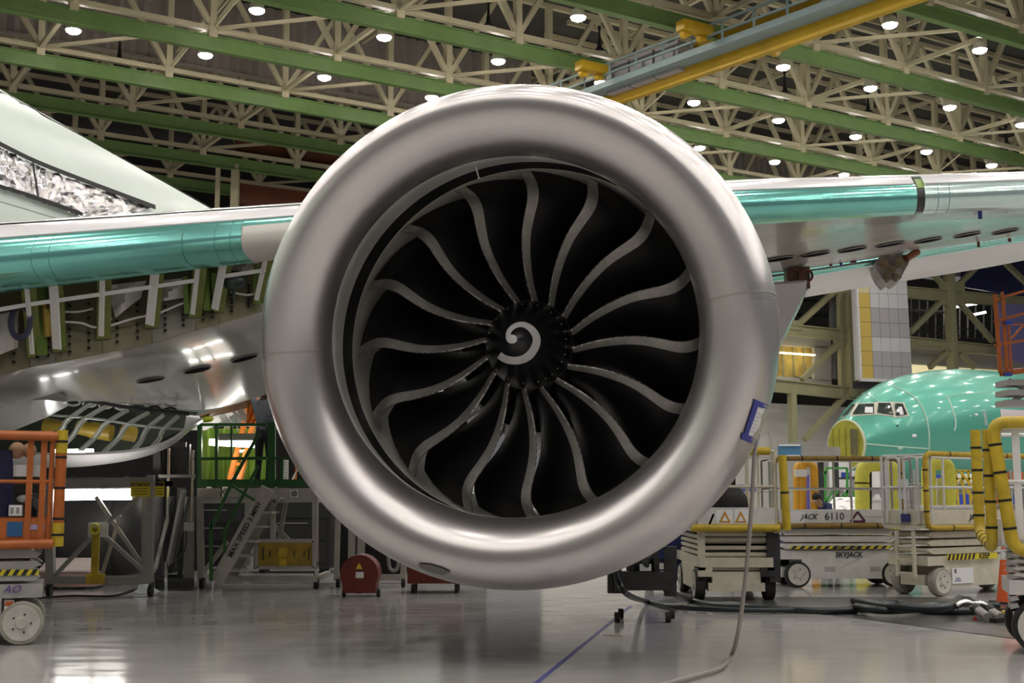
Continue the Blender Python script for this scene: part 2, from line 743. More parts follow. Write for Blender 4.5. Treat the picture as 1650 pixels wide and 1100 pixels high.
proto = make_lamp()
rows_seen = {}
for j in range(-9, 6):
    for i in range(-7, 16):
        a, bb = 13.5 + 6.62 * i + 0.15 * (4 - j) * 0.3, 40.45 + 7.22 * j
        p = B(a, bb, 24.1)
        if bb > 64 or vis_crane(p):
            continue
        q2 = pxx(p) if p.y > 1 else (-999, -999)
        vis = -20 < q2[0] < 1670 and -20 < q2[1] < 330
        if vis:
            rows_seen.setdefault(j, []).append((q2[0], p))
        elif Vector((p.x - 10, p.y - 32)).length < 56:      # the same lamps above and behind the camera
            ld = bpy.data.lights.new('high_bay_light', 'AREA')
            ld.shape = 'DISK'
            ld.size = 0.7
            ld.energy = LAMP_POWER * math.pi * 0.385 * 1.1
            ld.color = (1.0, 0.95, 0.89)
            lo_ = bpy.data.objects.new('high_bay_light', ld)
            lo_.location = p
            COL.objects.link(lo_)
first = True
for j in sorted(rows_seen):
    for n_, (x_, p) in enumerate(sorted(rows_seen[j], key=lambda e: e[0])):
        o = proto if first else copy_tree(proto)
        first = False
        o.location = p
        o['label'] = 'lit high-bay lamp, %s from the left along the %s green crane beam' % (ORD[n_], ORD[j])

# ---------------------------------------------------------------- far wall with galleries (plane D2 = 75)
WB = 76.0


def WP(px, py, b=WB):
    return on_wall(px, py, b)


wall = thing('wall_far', 'white far wall carrying the galleries behind the green airliner', None, WP(1300, 720), kind='structure')
if True:
    pa = WP(1180, 700)
    a_s = (WP(1180, 700)).dot(D1) - 16
    a_e = 140
    q = MB()
    q.prism([B(a_s, WB + 3, 0), B(a_e, WB + 3, 0), B(a_e, WB + 3, 9.3), B(a_s, WB + 3, 9.3)], D2 * 0.3)
    q.build('lower_panel', mat('wall_white', (0.74, 0.72, 0.68), 0.6, 0, 0.05, 0.3), wall)
    q = MB()
    q.prism([B(a_s, WB + 12, 9.0), B(a_e, WB + 12, 9.0), B(a_e, WB + 12, 24), B(a_s, WB + 12, 24)], D2 * 0.3)
    q.build('gallery_back', mat('gallery_dark', (0.03, 0.03, 0.028), 0.7), wall)
    q = MB()
    q.prism([B(a_s, WB + 9, 24), B(a_e, WB + 9, 24), B(a_e, WB + 9, 31.4), B(a_s, WB + 9, 31.4)], D2 * 0.3)
    q.build('upper_panel', mat('wall_upper', (0.22, 0.21, 0.20), 0.7, 0, .1, .2), wall)

gal = thing('steel_gallery', 'olive steel gallery frame of beams, posts and braces along the far wall', 'gallery', WP(1345, 720))


def gm(name, x0, y0, x1, y1, w, h=None, b=WB):
    return member(name, WP(x0, y0, b), WP(x1, y1, b), w, h or w, gal, ME_OLIVE)


def gi(name, x0, y0, x1, y1, dep, b=WB):       # I-beam: web and two flanges
    p, q_ = WP(x0, y0, b), WP(x1, y1, b)
    c = MB()
    c.bar(p, q_, 0.08, dep)
    c.bar(p + Z * dep / 2, q_ + Z * dep / 2, 0.5, 0.1)
    c.bar(p - Z * dep / 2, q_ - Z * dep / 2, 0.5, 0.1)
    return c.build(name, M_olive, gal)


gi('gallery_beam', 1200, 616, 1395, 636, 0.95)
gi('gallery_beam', 1240, 528, 1660, 570, 0.85)
gi('gallery_beam', 1240, 452, 1660, 488, 0.95)
gi('gallery_beam', 1430, 606, 1660, 622, 0.5)
for x0, x1, w in ((1366, 1372, .75), (1352, 1356, .4), (1529, 1537, .75)):
    gm('gallery_post', x1, 640, x0, 440, w)
gm('gallery_post', 1278, 712, 1276, 632, .55)
for s in ((1284, 524, 1346, 468), (1292, 612, 1356, 548), (1296, 708, 1364, 636), (1467, 535, 1520, 482), (1543, 484, 1600, 550), (1543, 460, 1580, 424), (1518, 458, 1498, 434), (1620, 424, 1668, 470), (1498, 592, 1526, 566), (1548, 568, 1570, 592)):
    gm('gallery_brace', s[0], s[1], s[2], s[3], .42)
for x, y in ((1281, 524), (1350, 466), (1352, 546), (1520, 460), (1545, 462), (1520, 484), (1545, 484), (1532, 556)):
    c = MB()
    p = WP(x, y)
    c.box(p - D2 * .1, (1.3, 0.12, 0.8), Matrix.Rotation(math.pi / 2 - HALL, 3, 'Z'))
    c.build('gusset_plate', M_olive, gal)
# gallery hand rails
for y0, y1, x0, x1 in ((532, 540, 1466, 1524), (540, 551, 1540, 1606)):
    c = MB()
    for dy in (0, -13):
        c.bar(WP(x0, y0 + dy, WB + 1), WP(x1, y1 + dy, WB + 1), .08)
    n = int((x1 - x0) / 14)
    for k in range(n + 1):
        f = k / n
        c.bar(WP(x0 + (x1 - x0) * f, y0 + (y1 - y0) * f, WB + 1), WP(x0 + (x1 - x0) * f, y0 + (y1 - y0) * f - 13, WB + 1), .08)
    c.build('handrail', M_dark, gal)
# gallery interior: shelves of stored things, floors
for k, (x0, x1, y0, y1, cc) in enumerate(((1468, 1528, 440, 447, M_dark), (1468, 1528, 500, 503, M_grey), (1240, 1345, 480, 484, M_dark), (1262, 1340, 505, 509, M_dark))):
    c = MB()
    c.bar(WP(x0, y0, WB + 6), WP(x1, y1, WB + 6), 1.2, .15)
    c.build('inner_shelf', cc, gal)
for x in range(1468, 1650, 13):
    c = MB()
    c.bar(WP(x, 545, WB + 7), WP(x, 482, WB + 7), .12)
    c.build('rack_upright', M_grey, gal)
for x0, x1, y0, y1 in ((1345, 1362, 470, 610), (1340, 1346, 470, 530)):
    c = MB()
    p = [WP(x0, y1, WB + 2), WP(x1, y1, WB + 2), WP(x1, y0, WB + 2), WP(x0, y0, WB + 2)]
    c.prism(p, D2 * .3)
    c.build('stair_tower_panel', mat('tower_glass', (0.30, 0.31, 0.30), 0.3, 0, .2, .8), gal)
# office block with a lit band of windows on the lower gallery
off = thing('office_block', 'white office block with warm lit windows between the lower gallery beams', 'office', WP(1290, 612))
c = MB()
for quad in (((1225, 534), (1338, 545), (1340, 562), (1225, 554)), ((1225, 604), (1340, 612), (1340, 622), (1225, 614)), ((1312, 556), (1340, 560), (1340, 615), (1312, 612))):
    c.prism([WP(x, y, WB + 2.2) for x, y in quad], D2 * .3)
c.build('office_wall', MATS['wall_white'], off)
for k in range(5):
    x0 = 1228 + 17 * k
    c = MB()
    c.prism([WP(x0, 553, WB + 2.5), WP(x0 + 16, 555, WB + 2.5), WP(x0 + 16, 608, WB + 2.5), WP(x0, 606, WB + 2.5)], D2 * .05)
    w = c.build('window_pane', mat('lit_window', (0.75, 0.52, 0.16), 0.4, 0, 0.75, 0.45, emit=0.0), off)
    c = MB()
    c.bar(WP(x0, 553, WB + 2.4), WP(x0, 607, WB + 2.4), .12)
    c.build('mullion', M_olive, off)
c = MB()
c.bar(WP(1228, 566, WB + 1.9), WP(1312, 572, WB + 1.9), .3, .12)
c.build('ceiling_tube', mat('office_tube', (1, .85, .5), .4, emit=3), off)
# lit band beyond the green airliner's crown
c = MB()
c.prism([WP(1455, 586, WB + 2.5), WP(1660, 600, WB + 2.5), WP(1660, 625, WB + 2.5), WP(1455, 615, WB + 2.5)], D2 * .1)
tag(c.build('lit_office_band', mat('office_band', (1.0, 0.86, 0.5), .4, emit=0.55)), 'warm lit office window band just above the green airliner', 'window')
c = MB()
c.prism([WP(1466, 556, WB + 2), WP(1660, 570, WB + 2), WP(1660, 598, WB + 2), WP(1466, 586, WB + 2)], D2 * .2)
tag(c.build('gallery_parapet', MATS['wall_white']), 'grey-white parapet panel under the gallery beam above the lit band', 'panel')
for k, (x0, y0, x1, y1) in enumerate(((1537, 495, 1592, 486), (1568, 507, 1587, 503))):
    c = MB()
    c.bar(WP(x0, y0, WB + 5), WP(x1, y1, WB + 5), .3, .22)
    tag(c.build('tube_light', mat('gallery_tube', (1, .95, .85), .4, emit=5)), ('long' if k == 0 else 'short') + ' fluorescent tube light glowing in the far gallery', 'lamp')
c = MB()
c.prism([WP(1552, 435, WB + 3), WP(1650, 415, WB + 3), WP(1650, 478, WB + 3), WP(1552, 462, WB + 3)], D2 * .3)
tag(c.build('blue_tarpaulin', mat('tarp_blue', (0.025, 0.025, 0.16), .5, 0, .4, .5)), 'dark blue tarpaulin hung behind the upper gallery beam', 'tarpaulin')
c = MB()
c.prism([WP(1612, 488, WB - 2), WP(1670, 492, WB - 2), WP(1670, 590, WB - 2), WP(1612, 575, WB - 2)], D2 * .3)
tag(c.build('purple_screen', mat('purple_screen', (0.27, 0.24, 0.55), .5)), 'pale purple screen behind the raised orange basket', 'screen')

# tall clad tower, yellow and pale grey panels, in front of the gallery
tw = thing('clad_tower', 'tall tower clad in pale grey panels with one yellow panel column', 'tower', WP(1420, 615, 71))
TB = 71.0


def tq(x0, y0, x1, y1):    # tower coordinates: u across 0..1, v down 0..1
    pass


def TT(u, v):
    xa = 1375 + 8 * v
    xb = 1458 + 11 * v
    return WP(xa + (xb - xa) * u, 425 + 187 * v + 3 * u, TB)


c = MB()
c.prism([TT(0, 1), TT(1, 1), TT(1, 0), TT(0, 0)], D2 * .35)
c.build('core', mat('tower_white', (0.70, 0.69, 0.72), .5), tw)
rows = [0, .125, .25, .375, .50, .625, .75, .875, 1.0]
for i in range(8):
    v0, v1 = rows[i] + .0015, rows[i + 1] - .0015
    for u0, u1, kind_ in ((0, .27, 'y'), (.275, .44, 'g'), (.445, .62, 'g'), (.625, .80, 'g'), (.805, 1, 'g')):
        c = MB()
        c.prism([TT(u0, v1), TT(u1 - .004, v1), TT(u1 - .004, v0), TT(u0, v0)], -D2 * .12)
        if kind_ == 'y':
            mm = mat('panel_yellow', (0.72, 0.52, 0.13), .5) if i > 1 else mat('panel_paleyellow', (0.78, 0.70, 0.42), .5)
        else:
            mm = mat('panel_grey', (0.50, 0.48, 0.50), .35) if i in (3, 4, 6, 7) else MATS['tower_white']
        c.build('cladding_panel', mm, tw)
c = MB()
c.bar(TT(0, 1.0) - D2 * .2, TT(1, 1.0) - D2 * .2, .3, .25)
c.bar(TT(0, 1.0) - D2 * .2, TT(0, 0) - D2 * .2, .25)
c.build('edge_trim', M_white, tw)
c = MB()
c.prism([TT(.0, 1.07), TT(1, 1.07), TT(1, 1.01), TT(0, 1.01)], D2 * .6)
c.build('soffit', M_dark, tw)

# dark backdrop wall on the far left, added for the under-wing dark
q = MB()
q.prism([B(-30, 104, 0), B(60, 104, 0), B(60, 104, 31), B(-30, 104, 31)], D2 * .4)
tag(q.build('wall_back', mat('dark_wall', (0.02, 0.018, 0.016), .8)), kind='structure', label='dark distant hall wall behind the left wing')
q = MB()
q.prism([B(-29, -40, 0), B(-29, 105, 0), B(-29, 105, 31), B(-29, -40, 31)], -D1 * .4)
tag(q.build('wall_left', mat('side_wall', (0.22, 0.21, 0.2), .8)), kind='structure', label='grey side wall of the hall')
# columns and red crane girder deep behind the fuselage
for x0, x1, y0, w in ((375, 378, 235, .5), (349, 350, 232, .28)):
    p = on_wall(x1, 330, 82)
    t = Vector((p.x, p.y, 24))
    c = MB()
    c.bar((p.x, p.y, 0), t, w, w)
    tag(c.build('steel_column', M_cream), ('wide' if w > .4 else 'slim') + ' cream steel column standing behind the fuselage crown', 'column')
for k, (x0, y0, x1, y1, h) in enumerate(((380, 236, 560, 262, .9), (380, 312, 560, 330, 1.3))):
    c = MB()
    p, q_ = on_wall(x0, y0, 83), on_wall(x1 + 200, y1 + 28, 83)
    c.bar(p, q_, .25, h)
    c.bar(p + Z * h / 2, q_ + Z * h / 2, .6, .1)
    c.bar(p - Z * h / 2, q_ - Z * h / 2, .6, .1)
    tag(c.build('crane_girder', mat('rust_red', (0.17, 0.045, 0.02), .6, 0, .2, .4)), ('upper' if k == 0 else 'lower') + ' rust-red crane girder seen between fuselage crown and engine', 'girder')

# ---------------------------------------------------------------- overhead crane with walkway
cr = thing('overhead_crane', 'yellow overhead crane bridge with a grey-blue railed walkway', 'crane', PZ(1200, 90, 21.5))
ZC = 22.2


def C2(px, py, z=ZC):
    return PZ(px, py, z)


p, q_ = C2(985, 160), C2(1440, 2)
d = (q_ - p).normalized()
n = Vector((d.y, -d.x, 0)).normalized()
if n.dot(D1) > 0:
    n = -n
p, q_ = p - d * 14, q_ + d * 14
M_cy = mat('crane_yellow', (0.60, 0.37, 0.02), .45, 0, .2, .6)
M_cb = mat('walkway_blue', (0.25, 0.33, 0.33), .5, 0, .1, .8)
c = MB()
c.bar(p, q_, .35, .8)
c.build('bridge_girder', M_cy, cr)
c = MB()
c.bar(p + (q_ - p) * .4 - n * .7 + Z * 1.5, q_ - n * .7 + Z * 1.5, .3, .4)
c.build('bridge_girder', M_cy, cr)
c = MB()
wp, wq = p + n * .75 + Z * .25, q_ + n * .75 + Z * .25
c.bar(wp, wq, 1.1, .08)
c.bar(wp + n * .55 + Z * .05, wq + n * .55 + Z * .05, .08, .32)
c.build('walkway', M_cb, cr)
L = (wq - wp).length
for k in range(int(L / 1.9)):
    a = wp + d * (1.9 * k)
    c = MB()
    c.bar(a + n * .5, a + n * .5 + Z * 1.15, .11)
    c.build('railing_post', M_cb, cr)
for hz in (.6, 1.12):
    c = MB()
    c.bar(wp + n * .5 + Z * hz, wq + n * .5 + Z * hz, .10)
    c.build('railing', M_cb, cr)
for k in range(int(L * .5 / 1.2)):
    a = p + (q_ - p) * .48 + d * (1.2 * k)
    c = MB()
    c.bar(a - n * .1 + Z * .4, a - n * .7 + Z * 1.4, .16, .16)
    c.build('cross_tie', M_cy, cr)
a = C2(1010, 128, 23.0) + n * .2
for k in range(3):
    c = MB()
    c.box(a + d * (k * 1.75), (1.6, 1.0, 1.5), plane_matrix((0, 0, 0), d, n).to_3x3())
    c.build('control_cabinet', mat('cabinet_grey', (0.42, 0.40, 0.42), .45), cr)
for x, y in ((955, 110), (1120, 46), (1240, 130 - 60)):
    c = MB()
    a = C2(x, y, 23.3)
    c.box(a, (1.8, .6, .45), plane_matrix((0, 0, 0), D1, D2).to_3x3())
    c.cyl(a + D1 * .5 - Z * .3, a + D1 * .5 - Z * .3 + D2 * .3, .22)
    c.cyl(a - D1 * .5 - Z * .3, a - D1 * .5 - Z * .3 + D2 * .3, .22)
    c.build('end_truck', M_cy, cr)
# black horn loudspeakers among the trusses
for k, (x, y) in enumerate(((966, 84), (1265, 152), (1399, 183), (1628, 30), (1622, 235), (787, 45), (192, 100))):
    t = thing('horn_speaker', 'black conical horn in the roof ' + ('above the left end of the crane walkway', 'below the crane beside the second green beam', 'between lamps above the gap in the wing slats', 'high at the upper right picture corner', 'just above the white wing at the right edge', 'above the top of the nacelle', 'over the pale fuselage crown')[k], 'speaker', PZ(x, y, 25.2))
    c = MB()
    pr = [(0.05, 1.3), (.08, .7), (.14, .25), (.42, 0)]
    c.loft([[Vector((r * math.cos(2 * math.pi * i / 12), r * math.sin(2 * math.pi * i / 12), z)) for i in range(12)] for r, z in pr], caps=True)
    c.build('horn', M_blackp, t, local=True)
    c = MB()
    c.box((0, 0, 1.35), (.16, .16, .2))
    c.build('driver', M_blackp, t, local=True)
# ================================================================ the engine
EO = Vector((-0.078, 10.84, 2.884))
YAW, EPIT = 0.164, 0.058
EA = Vector((math.sin(YAW) * math.cos(EPIT), math.cos(YAW) * math.cos(EPIT), math.sin(EPIT)))
ES = Vector((math.cos(YAW), -math.sin(YAW), 0))
EU = ES.cross(EA)
RH, RM, LO, EX = 2.0067, 2.348, 1.5985, 2.596      # highlight radius, largest radius, length of the nose curve, exponent
RT, LT = 1.635, 0.44                               # throat
DROOP = 0.161
RF = 1.728                                          # fan tip radius


def oval(th):
    return 1 + 0.0161 * math.cos(2 * th) + 0.010 * math.sin(2 * th)


def E(s, r, th, ov=1.0):
    f = math.exp(-s * s) if s > 0 else 1.0
    k = 1 + (oval(th) - 1) * ov
    return EO + EA * (s - DROOP * math.sin(th) * f) + (ES * math.cos(th) + EU * math.sin(th)) * (r * k)


def r_out(s):
    t = min(max(1 - s / LO, 0), 1)
    r = RH + (RM - RH) * (1 - t ** EX) ** (1 / EX)
    if s > LO:
        r = RM - 0.06 * ((s - LO) / 1.6) ** 2
    return r


def r_in(s):
    t = min(max(1 - s / LT, 0), 1)
    r = RT + (RH - RT) * (1 - math.sqrt(max(1 - t * t, 0)))
    if s > LT:
        x = min((s - LT) / (1.14 - LT), 1)
        r = RT + (1.745 - RT) * (x * x * (3 - 2 * x))
    return r


NT = 128
TH = [2 * math.pi * k / NT for k in range(NT)]


def ering(s, r, ov=1.0):
    return [E(s, r, t, ov) for t in TH]


eng = thing('jet_engine', 'huge jet engine with silver nacelle lip and sixteen curved black fan blades', 'jet engine', EO - Z * EO.z)
M_lip = mat('satin_aluminium', (0.68, 0.65, 0.64), 0.29, 0.92, 0.05, 1.5)
nt = M_lip.node_tree
M_cowl = mat('cowl_grey', (0.64, 0.61, 0.59), 0.34, 0.85, 0.05, 1.2)
M_barrel = mat('inner_barrel_grey', (0.74, 0.72, 0.69), 0.35, 0.35, 0.08, 2)
M_case = mat('fan_case_grey', (0.50, 0.47, 0.42), 0.5, 0.1, 0.15, 4)
M_blade = mat('black_composite', (0.008, 0.008, 0.009), 0.35)
M_edge = mat('titanium_edge', (0.50, 0.48, 0.45), 0.36, 0.7, 0.2, 9, 0.1, 40)

c = MB()
ss_in = [LT * (k / 14) ** 2 for k in range(14, 0, -1)]
ss_out = [1.0 * (k / 18) ** 2 for k in range(0, 19)]
c.loft([ering(s, r_in(s)) for s in ss_in] + [ering(s, r_out(s)) for s in ss_out])
lip = c.build('inlet_lip', M_lip, eng, smooth=True, angle=60)
c = MB()
c.loft([ering(1.0 + .012, r_out(1.0) - .006), ering(1.015, r_out(1.015))] + [ering(s, r_out(s)) for s in (1.15, 1.3, 1.45, 1.6, 1.8, 2.0, 2.3, 2.6)])
c.build('inlet_cowl', M_cowl, eng, smooth=True)
c = MB()
pr = [(2.61, r_out(2.6) - .008), (2.62, r_out(2.6)), (3.0, 2.30), (3.6, 2.24), (4.3, 2.12), (5.0, 1.95), (5.0, 1.90), (4.0, 1.84), (3.2, 1.82)]
c.loft([ering(s, r) for s, r in pr])
c.build('fan_cowl', M_cowl, eng, smooth=True)
c = MB()
sr = [LT + (1.14 - LT) * k / 12 for k in range(13)]
c.loft([ering(LT - .005, r_in(LT) + .004)] + [ering(s, r_in(s) + (.002 if k == 0 else 0)) for k, s in enumerate(sr)])
barrel = c.build('inner_barrel', M_barrel, eng, smooth=True)
c = MB()
c.loft([ering(s, r) for s, r in ((1.14, r_in(1.14)), (1.145, 1.752), (1.3, 1.757), (1.52, 1.76))])
c.build('rub_strip', mat('black_gloss_ring', (0.005, 0.005, 0.005), 0.65), eng, smooth=True)
c = MB()
c.loft([ering(s, r, o) for s, r, o in ((1.52, 1.76, 1), (1.522, 1.757, 1), (1.7, 1.755, .9), (2.1, 1.75, .5), (2.7, 1.75, .3), (3.2, 1.78, .3))])
c.build('fan_case', M_case, eng, smooth=True)

# splice plates with rivets on both flanks of the lip, rivet rows round it
riv = mat('rivet', (0.16, 0.15, 0.14), 0.5, 0.5)
for th0, nm in ((R(8.5), 'a'), (R(183.5), 'b')):
    c = MB()
    g = []
    for s in ss_in[3:] + ss_out[1:]:
        pass
    path = [(s, r_in(s), -1) for s in ss_in[2:]] + [(s, r_out(s), 1) for s in ss_out]
    rows = []
    for s, r, sg in path:
        rows.append([E(s - .003, r + .004 * (sg if s > .05 else .2), th0 + dt) for dt in (-.006, .006)])
    c.loft(rows, closed_ring=False)
    sp = c.build('splice_strap', mat('splice_metal', (0.52, 0.49, 0.46), 0.35, .85), lip, smooth=True)
    c = MB()
    for dt in (-.030, -.020, -.011, .011, .020, .030):
        for k in range(2, 40):
            s = 0.98 * (k / 40) ** 1.5
            a = E(s, r_out(s), th0 + dt)
            u = (ES * math.cos(th0 + dt) + EU * math.sin(th0 + dt))
            nr = (u * .8 - EA * .3).normalized()
            tx = nr.orthogonal().normalized()
            ty = nr.cross(tx)
            rr = .0042
            c.add([a + nr * .002 + (tx * math.cos(w) + ty * math.sin(w)) * rr for w in (0, 1.05, 2.09, 3.14, 4.19, 5.24)], [(0, 1, 2, 3, 4, 5)])
    c.build('rivet_row', riv, lip, kind='stuff')
c = MB()
for s0 in (0.93, 1.06):
    for k in range(420):
        th = 2 * math.pi * k / 420
        a = E(s0, r_out(s0), th)
        u = (ES * math.cos(th) + EU * math.sin(th))
        nr = (u * .97 - EA * .2).normalized()
        tx = nr.orthogonal().normalized()
        ty = nr.cross(tx)
        c.add([a + nr * .002 + (tx * math.cos(w) + ty * math.sin(w)) * .0045 for w in (0, 1.05, 2.09, 3.14, 4.19, 5.24)], [(0, 1, 2, 3, 4, 5)])
c.build('rivet_ring', riv, eng, kind='stuff')
# drain panel under the lip
cpk = picker(lambda u, v: E(u, r_out(u), v), 0.02, 1.0, R(-170), R(-10))
c = MB()
uv = [cpk(x, y) for x, y in ((674, 907), (690, 907), (712, 913), (727, 921), (716, 925), (694, 920), (678, 913))]
c.add([E(u - .01, r_out(u) + .008, v) for u, v in uv], [tuple(range(7))])
c.build('drain_panel', mat('drain_panel', (0.25, 0.24, 0.23), 0.3, .8), lip)
# temperature probe in the throat
c = MB()
pb = E(.95, r_in(.95), R(103.5))
up_ = (pb - (EO + EA * .95)).normalized()
c.cyl(pb, pb - up_ * .10, .008, 8)
c.sphere(pb - up_ * .11, .014, 8, 6)
c.build('inlet_probe', M_chrome, eng, smooth=True)

# spinner
SPT, SPB = 0.72, 1.52


def r_spin(s):
    x = (s - SPT) / (SPB - SPT)
    x = min(max(x, 0), 1)
    return 0.435 * (x ** 0.62) * (1 - 0.10 * x) / 0.90


def SPN(s, th):
    return EO + EA * s + (ES * math.cos(th) + EU * math.sin(th)) * r_spin(s)


c = MB()
ns = 48
sl = [SPT + (SPB - SPT) * (k / 22) ** 1.7 for k in range(0, 23)]
c.loft([[SPN(s, 2 * math.pi * k / ns) for k in range(ns)] for s in sl[1:]])
tip = len(c.v)
c.v.append(SPN(SPT, 0))
for k in range(ns):
    c.f.append([tip, (k + 1) % ns, k])
    c.m.append(0)
spin = c.build('spinner', mat('spinner_black', (0.006, 0.006, 0.007), 0.28), eng, smooth=True)
pk = picker(SPN, SPT + .004, SPB, 0, 2 * math.pi, 80, 160)
zc = [(195, 720, 90), (240, 752, 92), (300, 778, 96), (400, 790, 96), (490, 772, 100), (570, 725, 104), (625, 655, 104), (658, 580, 102), (662, 510, 98), (640, 450, 92), (590, 388, 84), (530, 350, 74), (470, 337, 66), (405, 350, 62), (350, 385, 60), (318, 430, 60), (308, 480, 62), (322, 520, 74), (350, 532, 88), (380, 515, 96), (398, 500, 70)]
pts = spline([(x, y, w) for x, y, w in zc], 4)
rows = []
for i, p in enumerate(pts):
    a, b_ = pts[max(i - 1, 0)], pts[min(i + 1, len(pts) - 1)]
    d = Vector((b_.x - a.x, b_.y - a.y))
    d.normalize()
    nx, ny = -d.y, d.x
    row = []
    for k in (-1, -.33, .33, 1):
        zx, zy = p.x + nx * k * p.z / 2, p.y + ny * k * p.z / 2
        u, v = pk(780 + zx / 7.857, 480 + zy / 7.857)
        q = SPN(u, v)
        nrm = (q - (EO + EA * (u + .2))).normalized()
        row.append(q + nrm * .004 - EA * .003)
    rows.append(row)
c = MB()
c.loft(rows, closed_ring=False)
# round end of the curl
cc = []
for k in range(14):
    zx, zy = 360 + 62 * math.cos(2 * math.pi * k / 14), 520 + 55 * math.sin(2 * math.pi * k / 14)
    u, v = pk(780 + zx / 7.857, 480 + zy / 7.857)
    q = SPN(u, v)
    nrm = (q - (EO + EA * (u + .2))).normalized()
    cc.append(q + nrm * .0055 - EA * .004)
c.add(cc, [tuple(range(14))])
c.build('spiral_mark', mat('spiral_white', (0.62, 0.60, 0.60), 0.45), spin, label='white painted spiral')
bolt = MB()
bolt.cyl((0, 0, 0), (0, 0, .008), .008, 6)
bo = bolt.build('bolt', M_grey, local=True)
bme = bo.data
bpy.data.objects.remove(bo)
for k in range(32):
    th = 2 * math.pi * (k + .5) / 32
    o = bpy.data.objects.new('bolt', bme)
    COL.objects.link(o)
    o.parent = spin
    q = EO + EA * 1.34 + (ES * math.cos(th) + EU * math.sin(th)) * (r_spin(1.34) + .001)
    nrm = ((ES * math.cos(th) + EU * math.sin(th)) - EA * .5).normalized()
    M = nrm.to_track_quat('Z', 'Y').to_matrix().to_4x4()
    M.translation = q
    o.matrix_local = world_of(spin).inverted() @ M

# fan blades: swept leading edge, strong twist
LE_TH = [(0.36, 1.0), (0.42, 0), (0.55, -6), (0.72, -8.8), (0.92, -9.8), (1.1, -9.2), (1.28, -7.4), (1.43, -6.0), (1.56, -6.1), (1.66, -7.6), (1.75, -9.8)]
LE_S = [(0.36, 1.50), (0.5, 1.48), (0.8, 1.50), (1.1, 1.50), (1.4, 1.50), (1.6, 1.51), (1.74, 1.55)]
STAG = [(0.36, 14), (0.6, 24), (0.9, 34), (1.2, 42), (1.5, 48), (1.81, 53)]
CHORD = [(0.36, .55), (0.7, .61), (1.1, .75), (1.5, .94), (1.81, .95)]


def sm(tab, x):
    h = .06
    return (lerp_table(tab, x - h) + lerp_table(tab, x) * 2 + lerp_table(tab, x + h)) / 4


def blade_point(th0, r, cfrac, side, edge=False):
    th = th0 - R(sm(LE_TH, r))                     # clockwise from the front counts positive
    st = R(sm(STAG, r))
    ch = sm(CHORD, r)
    x = cfrac * ch
    camber = 0.22 * ch * cfrac * (1 - cfrac)
    tang = x * math.sin(st) + camber * math.cos(st)
    ax = x * math.cos(st) - camber * math.sin(st)
    tk = (0.020 + 0.028 * (1.81 - r) / 1.45) * (4 * cfrac * (1 - cfrac) + .22) * .5
    if edge:
        tk += .0025
    tang += side * tk * math.cos(st)
    ax -= side * tk * math.sin(st)
    ang = th - tang / r
    return EO + EA * (sm(LE_S, r) + ax) + (ES * math.cos(ang) + EU * math.sin(ang)) * r


def blade_mesh(th0, cf, edge=False, nr=22):
    c = MB()
    rings = []
    for i in range(nr + 1):
        r = 0.37 + (RF - 0.37) * i / nr
        if edge:
            r = 0.395 + (RF - 0.398) * i / nr
        rings.append([blade_point(th0, r, f, 1, edge) for f in cf] + [blade_point(th0, r, f, -1, edge) for f in reversed(cf)])
    c.loft(rings, caps=True)
    return c


for k in range(16):
    th0 = R(90 - 6) - 2 * math.pi * k / 16
    bl = blade_mesh(th0, [0, .03, .08, .16, .3, .5, .7, .85, 1.0]).build('fan_blade', M_blade, eng, smooth=True, angle=50)
    blade_mesh(th0, [0, .02, .045, .075, .11, .122], True).build('leading_edge', M_edge, bl, smooth=True, angle=50, label='grey titanium leading edge')

# hub behind the spinner, core splitter, inlet vanes, outlet guide vanes, core cowl
c = MB()
c.loft([[EO + EA * s + (ES * math.cos(t) + EU * math.sin(t)) * r for t in TH[::2]] for s, r in ((1.49, .43), (1.9, .47), (2.35, .54), (3.0, .60))], caps=True)
c.build('fan_hub', M_blackp, eng, smooth=True)
c = MB()
pr = [(2.9, .80), (2.5, .84), (2.42, .86), (2.5, .89), (3.0, .98), (3.8, 1.10), (4.6, 1.12), (5.6, .95), (6.6, .55), (6.7, .1)]
c.loft([[EO + EA * s + (ES * math.cos(t) + EU * math.sin(t)) * r for t in TH[::2]] for s, r in pr])
c.build('core_cowl', mat('core_grey', (0.16, 0.155, 0.15), 0.35, .5), eng, smooth=True)
M_vane = mat('vane_metal', (0.30, 0.29, 0.28), 0.3, .8)


def vane(name, s0, s1, r0, r1, th0, lean, tk, m_):
    c = MB()
    rings = []
    for i in range(5):
        r = r0 + (r1 - r0) * i / 4
        ring = []
        for f, sd in ((0, 0), (.3, 1), (.7, .8), (1, 0), (.7, -.4), (.3, -.6)):
            an = th0 + (lean * (1 - f) ** 2 + sd * tk) / r
            ring.append(EO + EA * (s0 + (s1 - s0) * f) + (ES * math.cos(an) + EU * math.sin(an)) * r)
        rings.append(ring)
    c.loft(rings, caps=True)
    return c.build(name, m_, eng, smooth=True)


for k in range(40):
    vane('inlet_guide_vane', 2.55, 2.73, .57, .85, 2 * math.pi * k / 40, .05, .008, M_vane)
for k in range(36):
    vane('outlet_guide_vane', 3.05, 3.5, .96, 1.83, 2 * math.pi * (k + .3) / 36, .10, .012, mat('ogv_grey', (0.14, 0.135, 0.13), 0.35, .4))

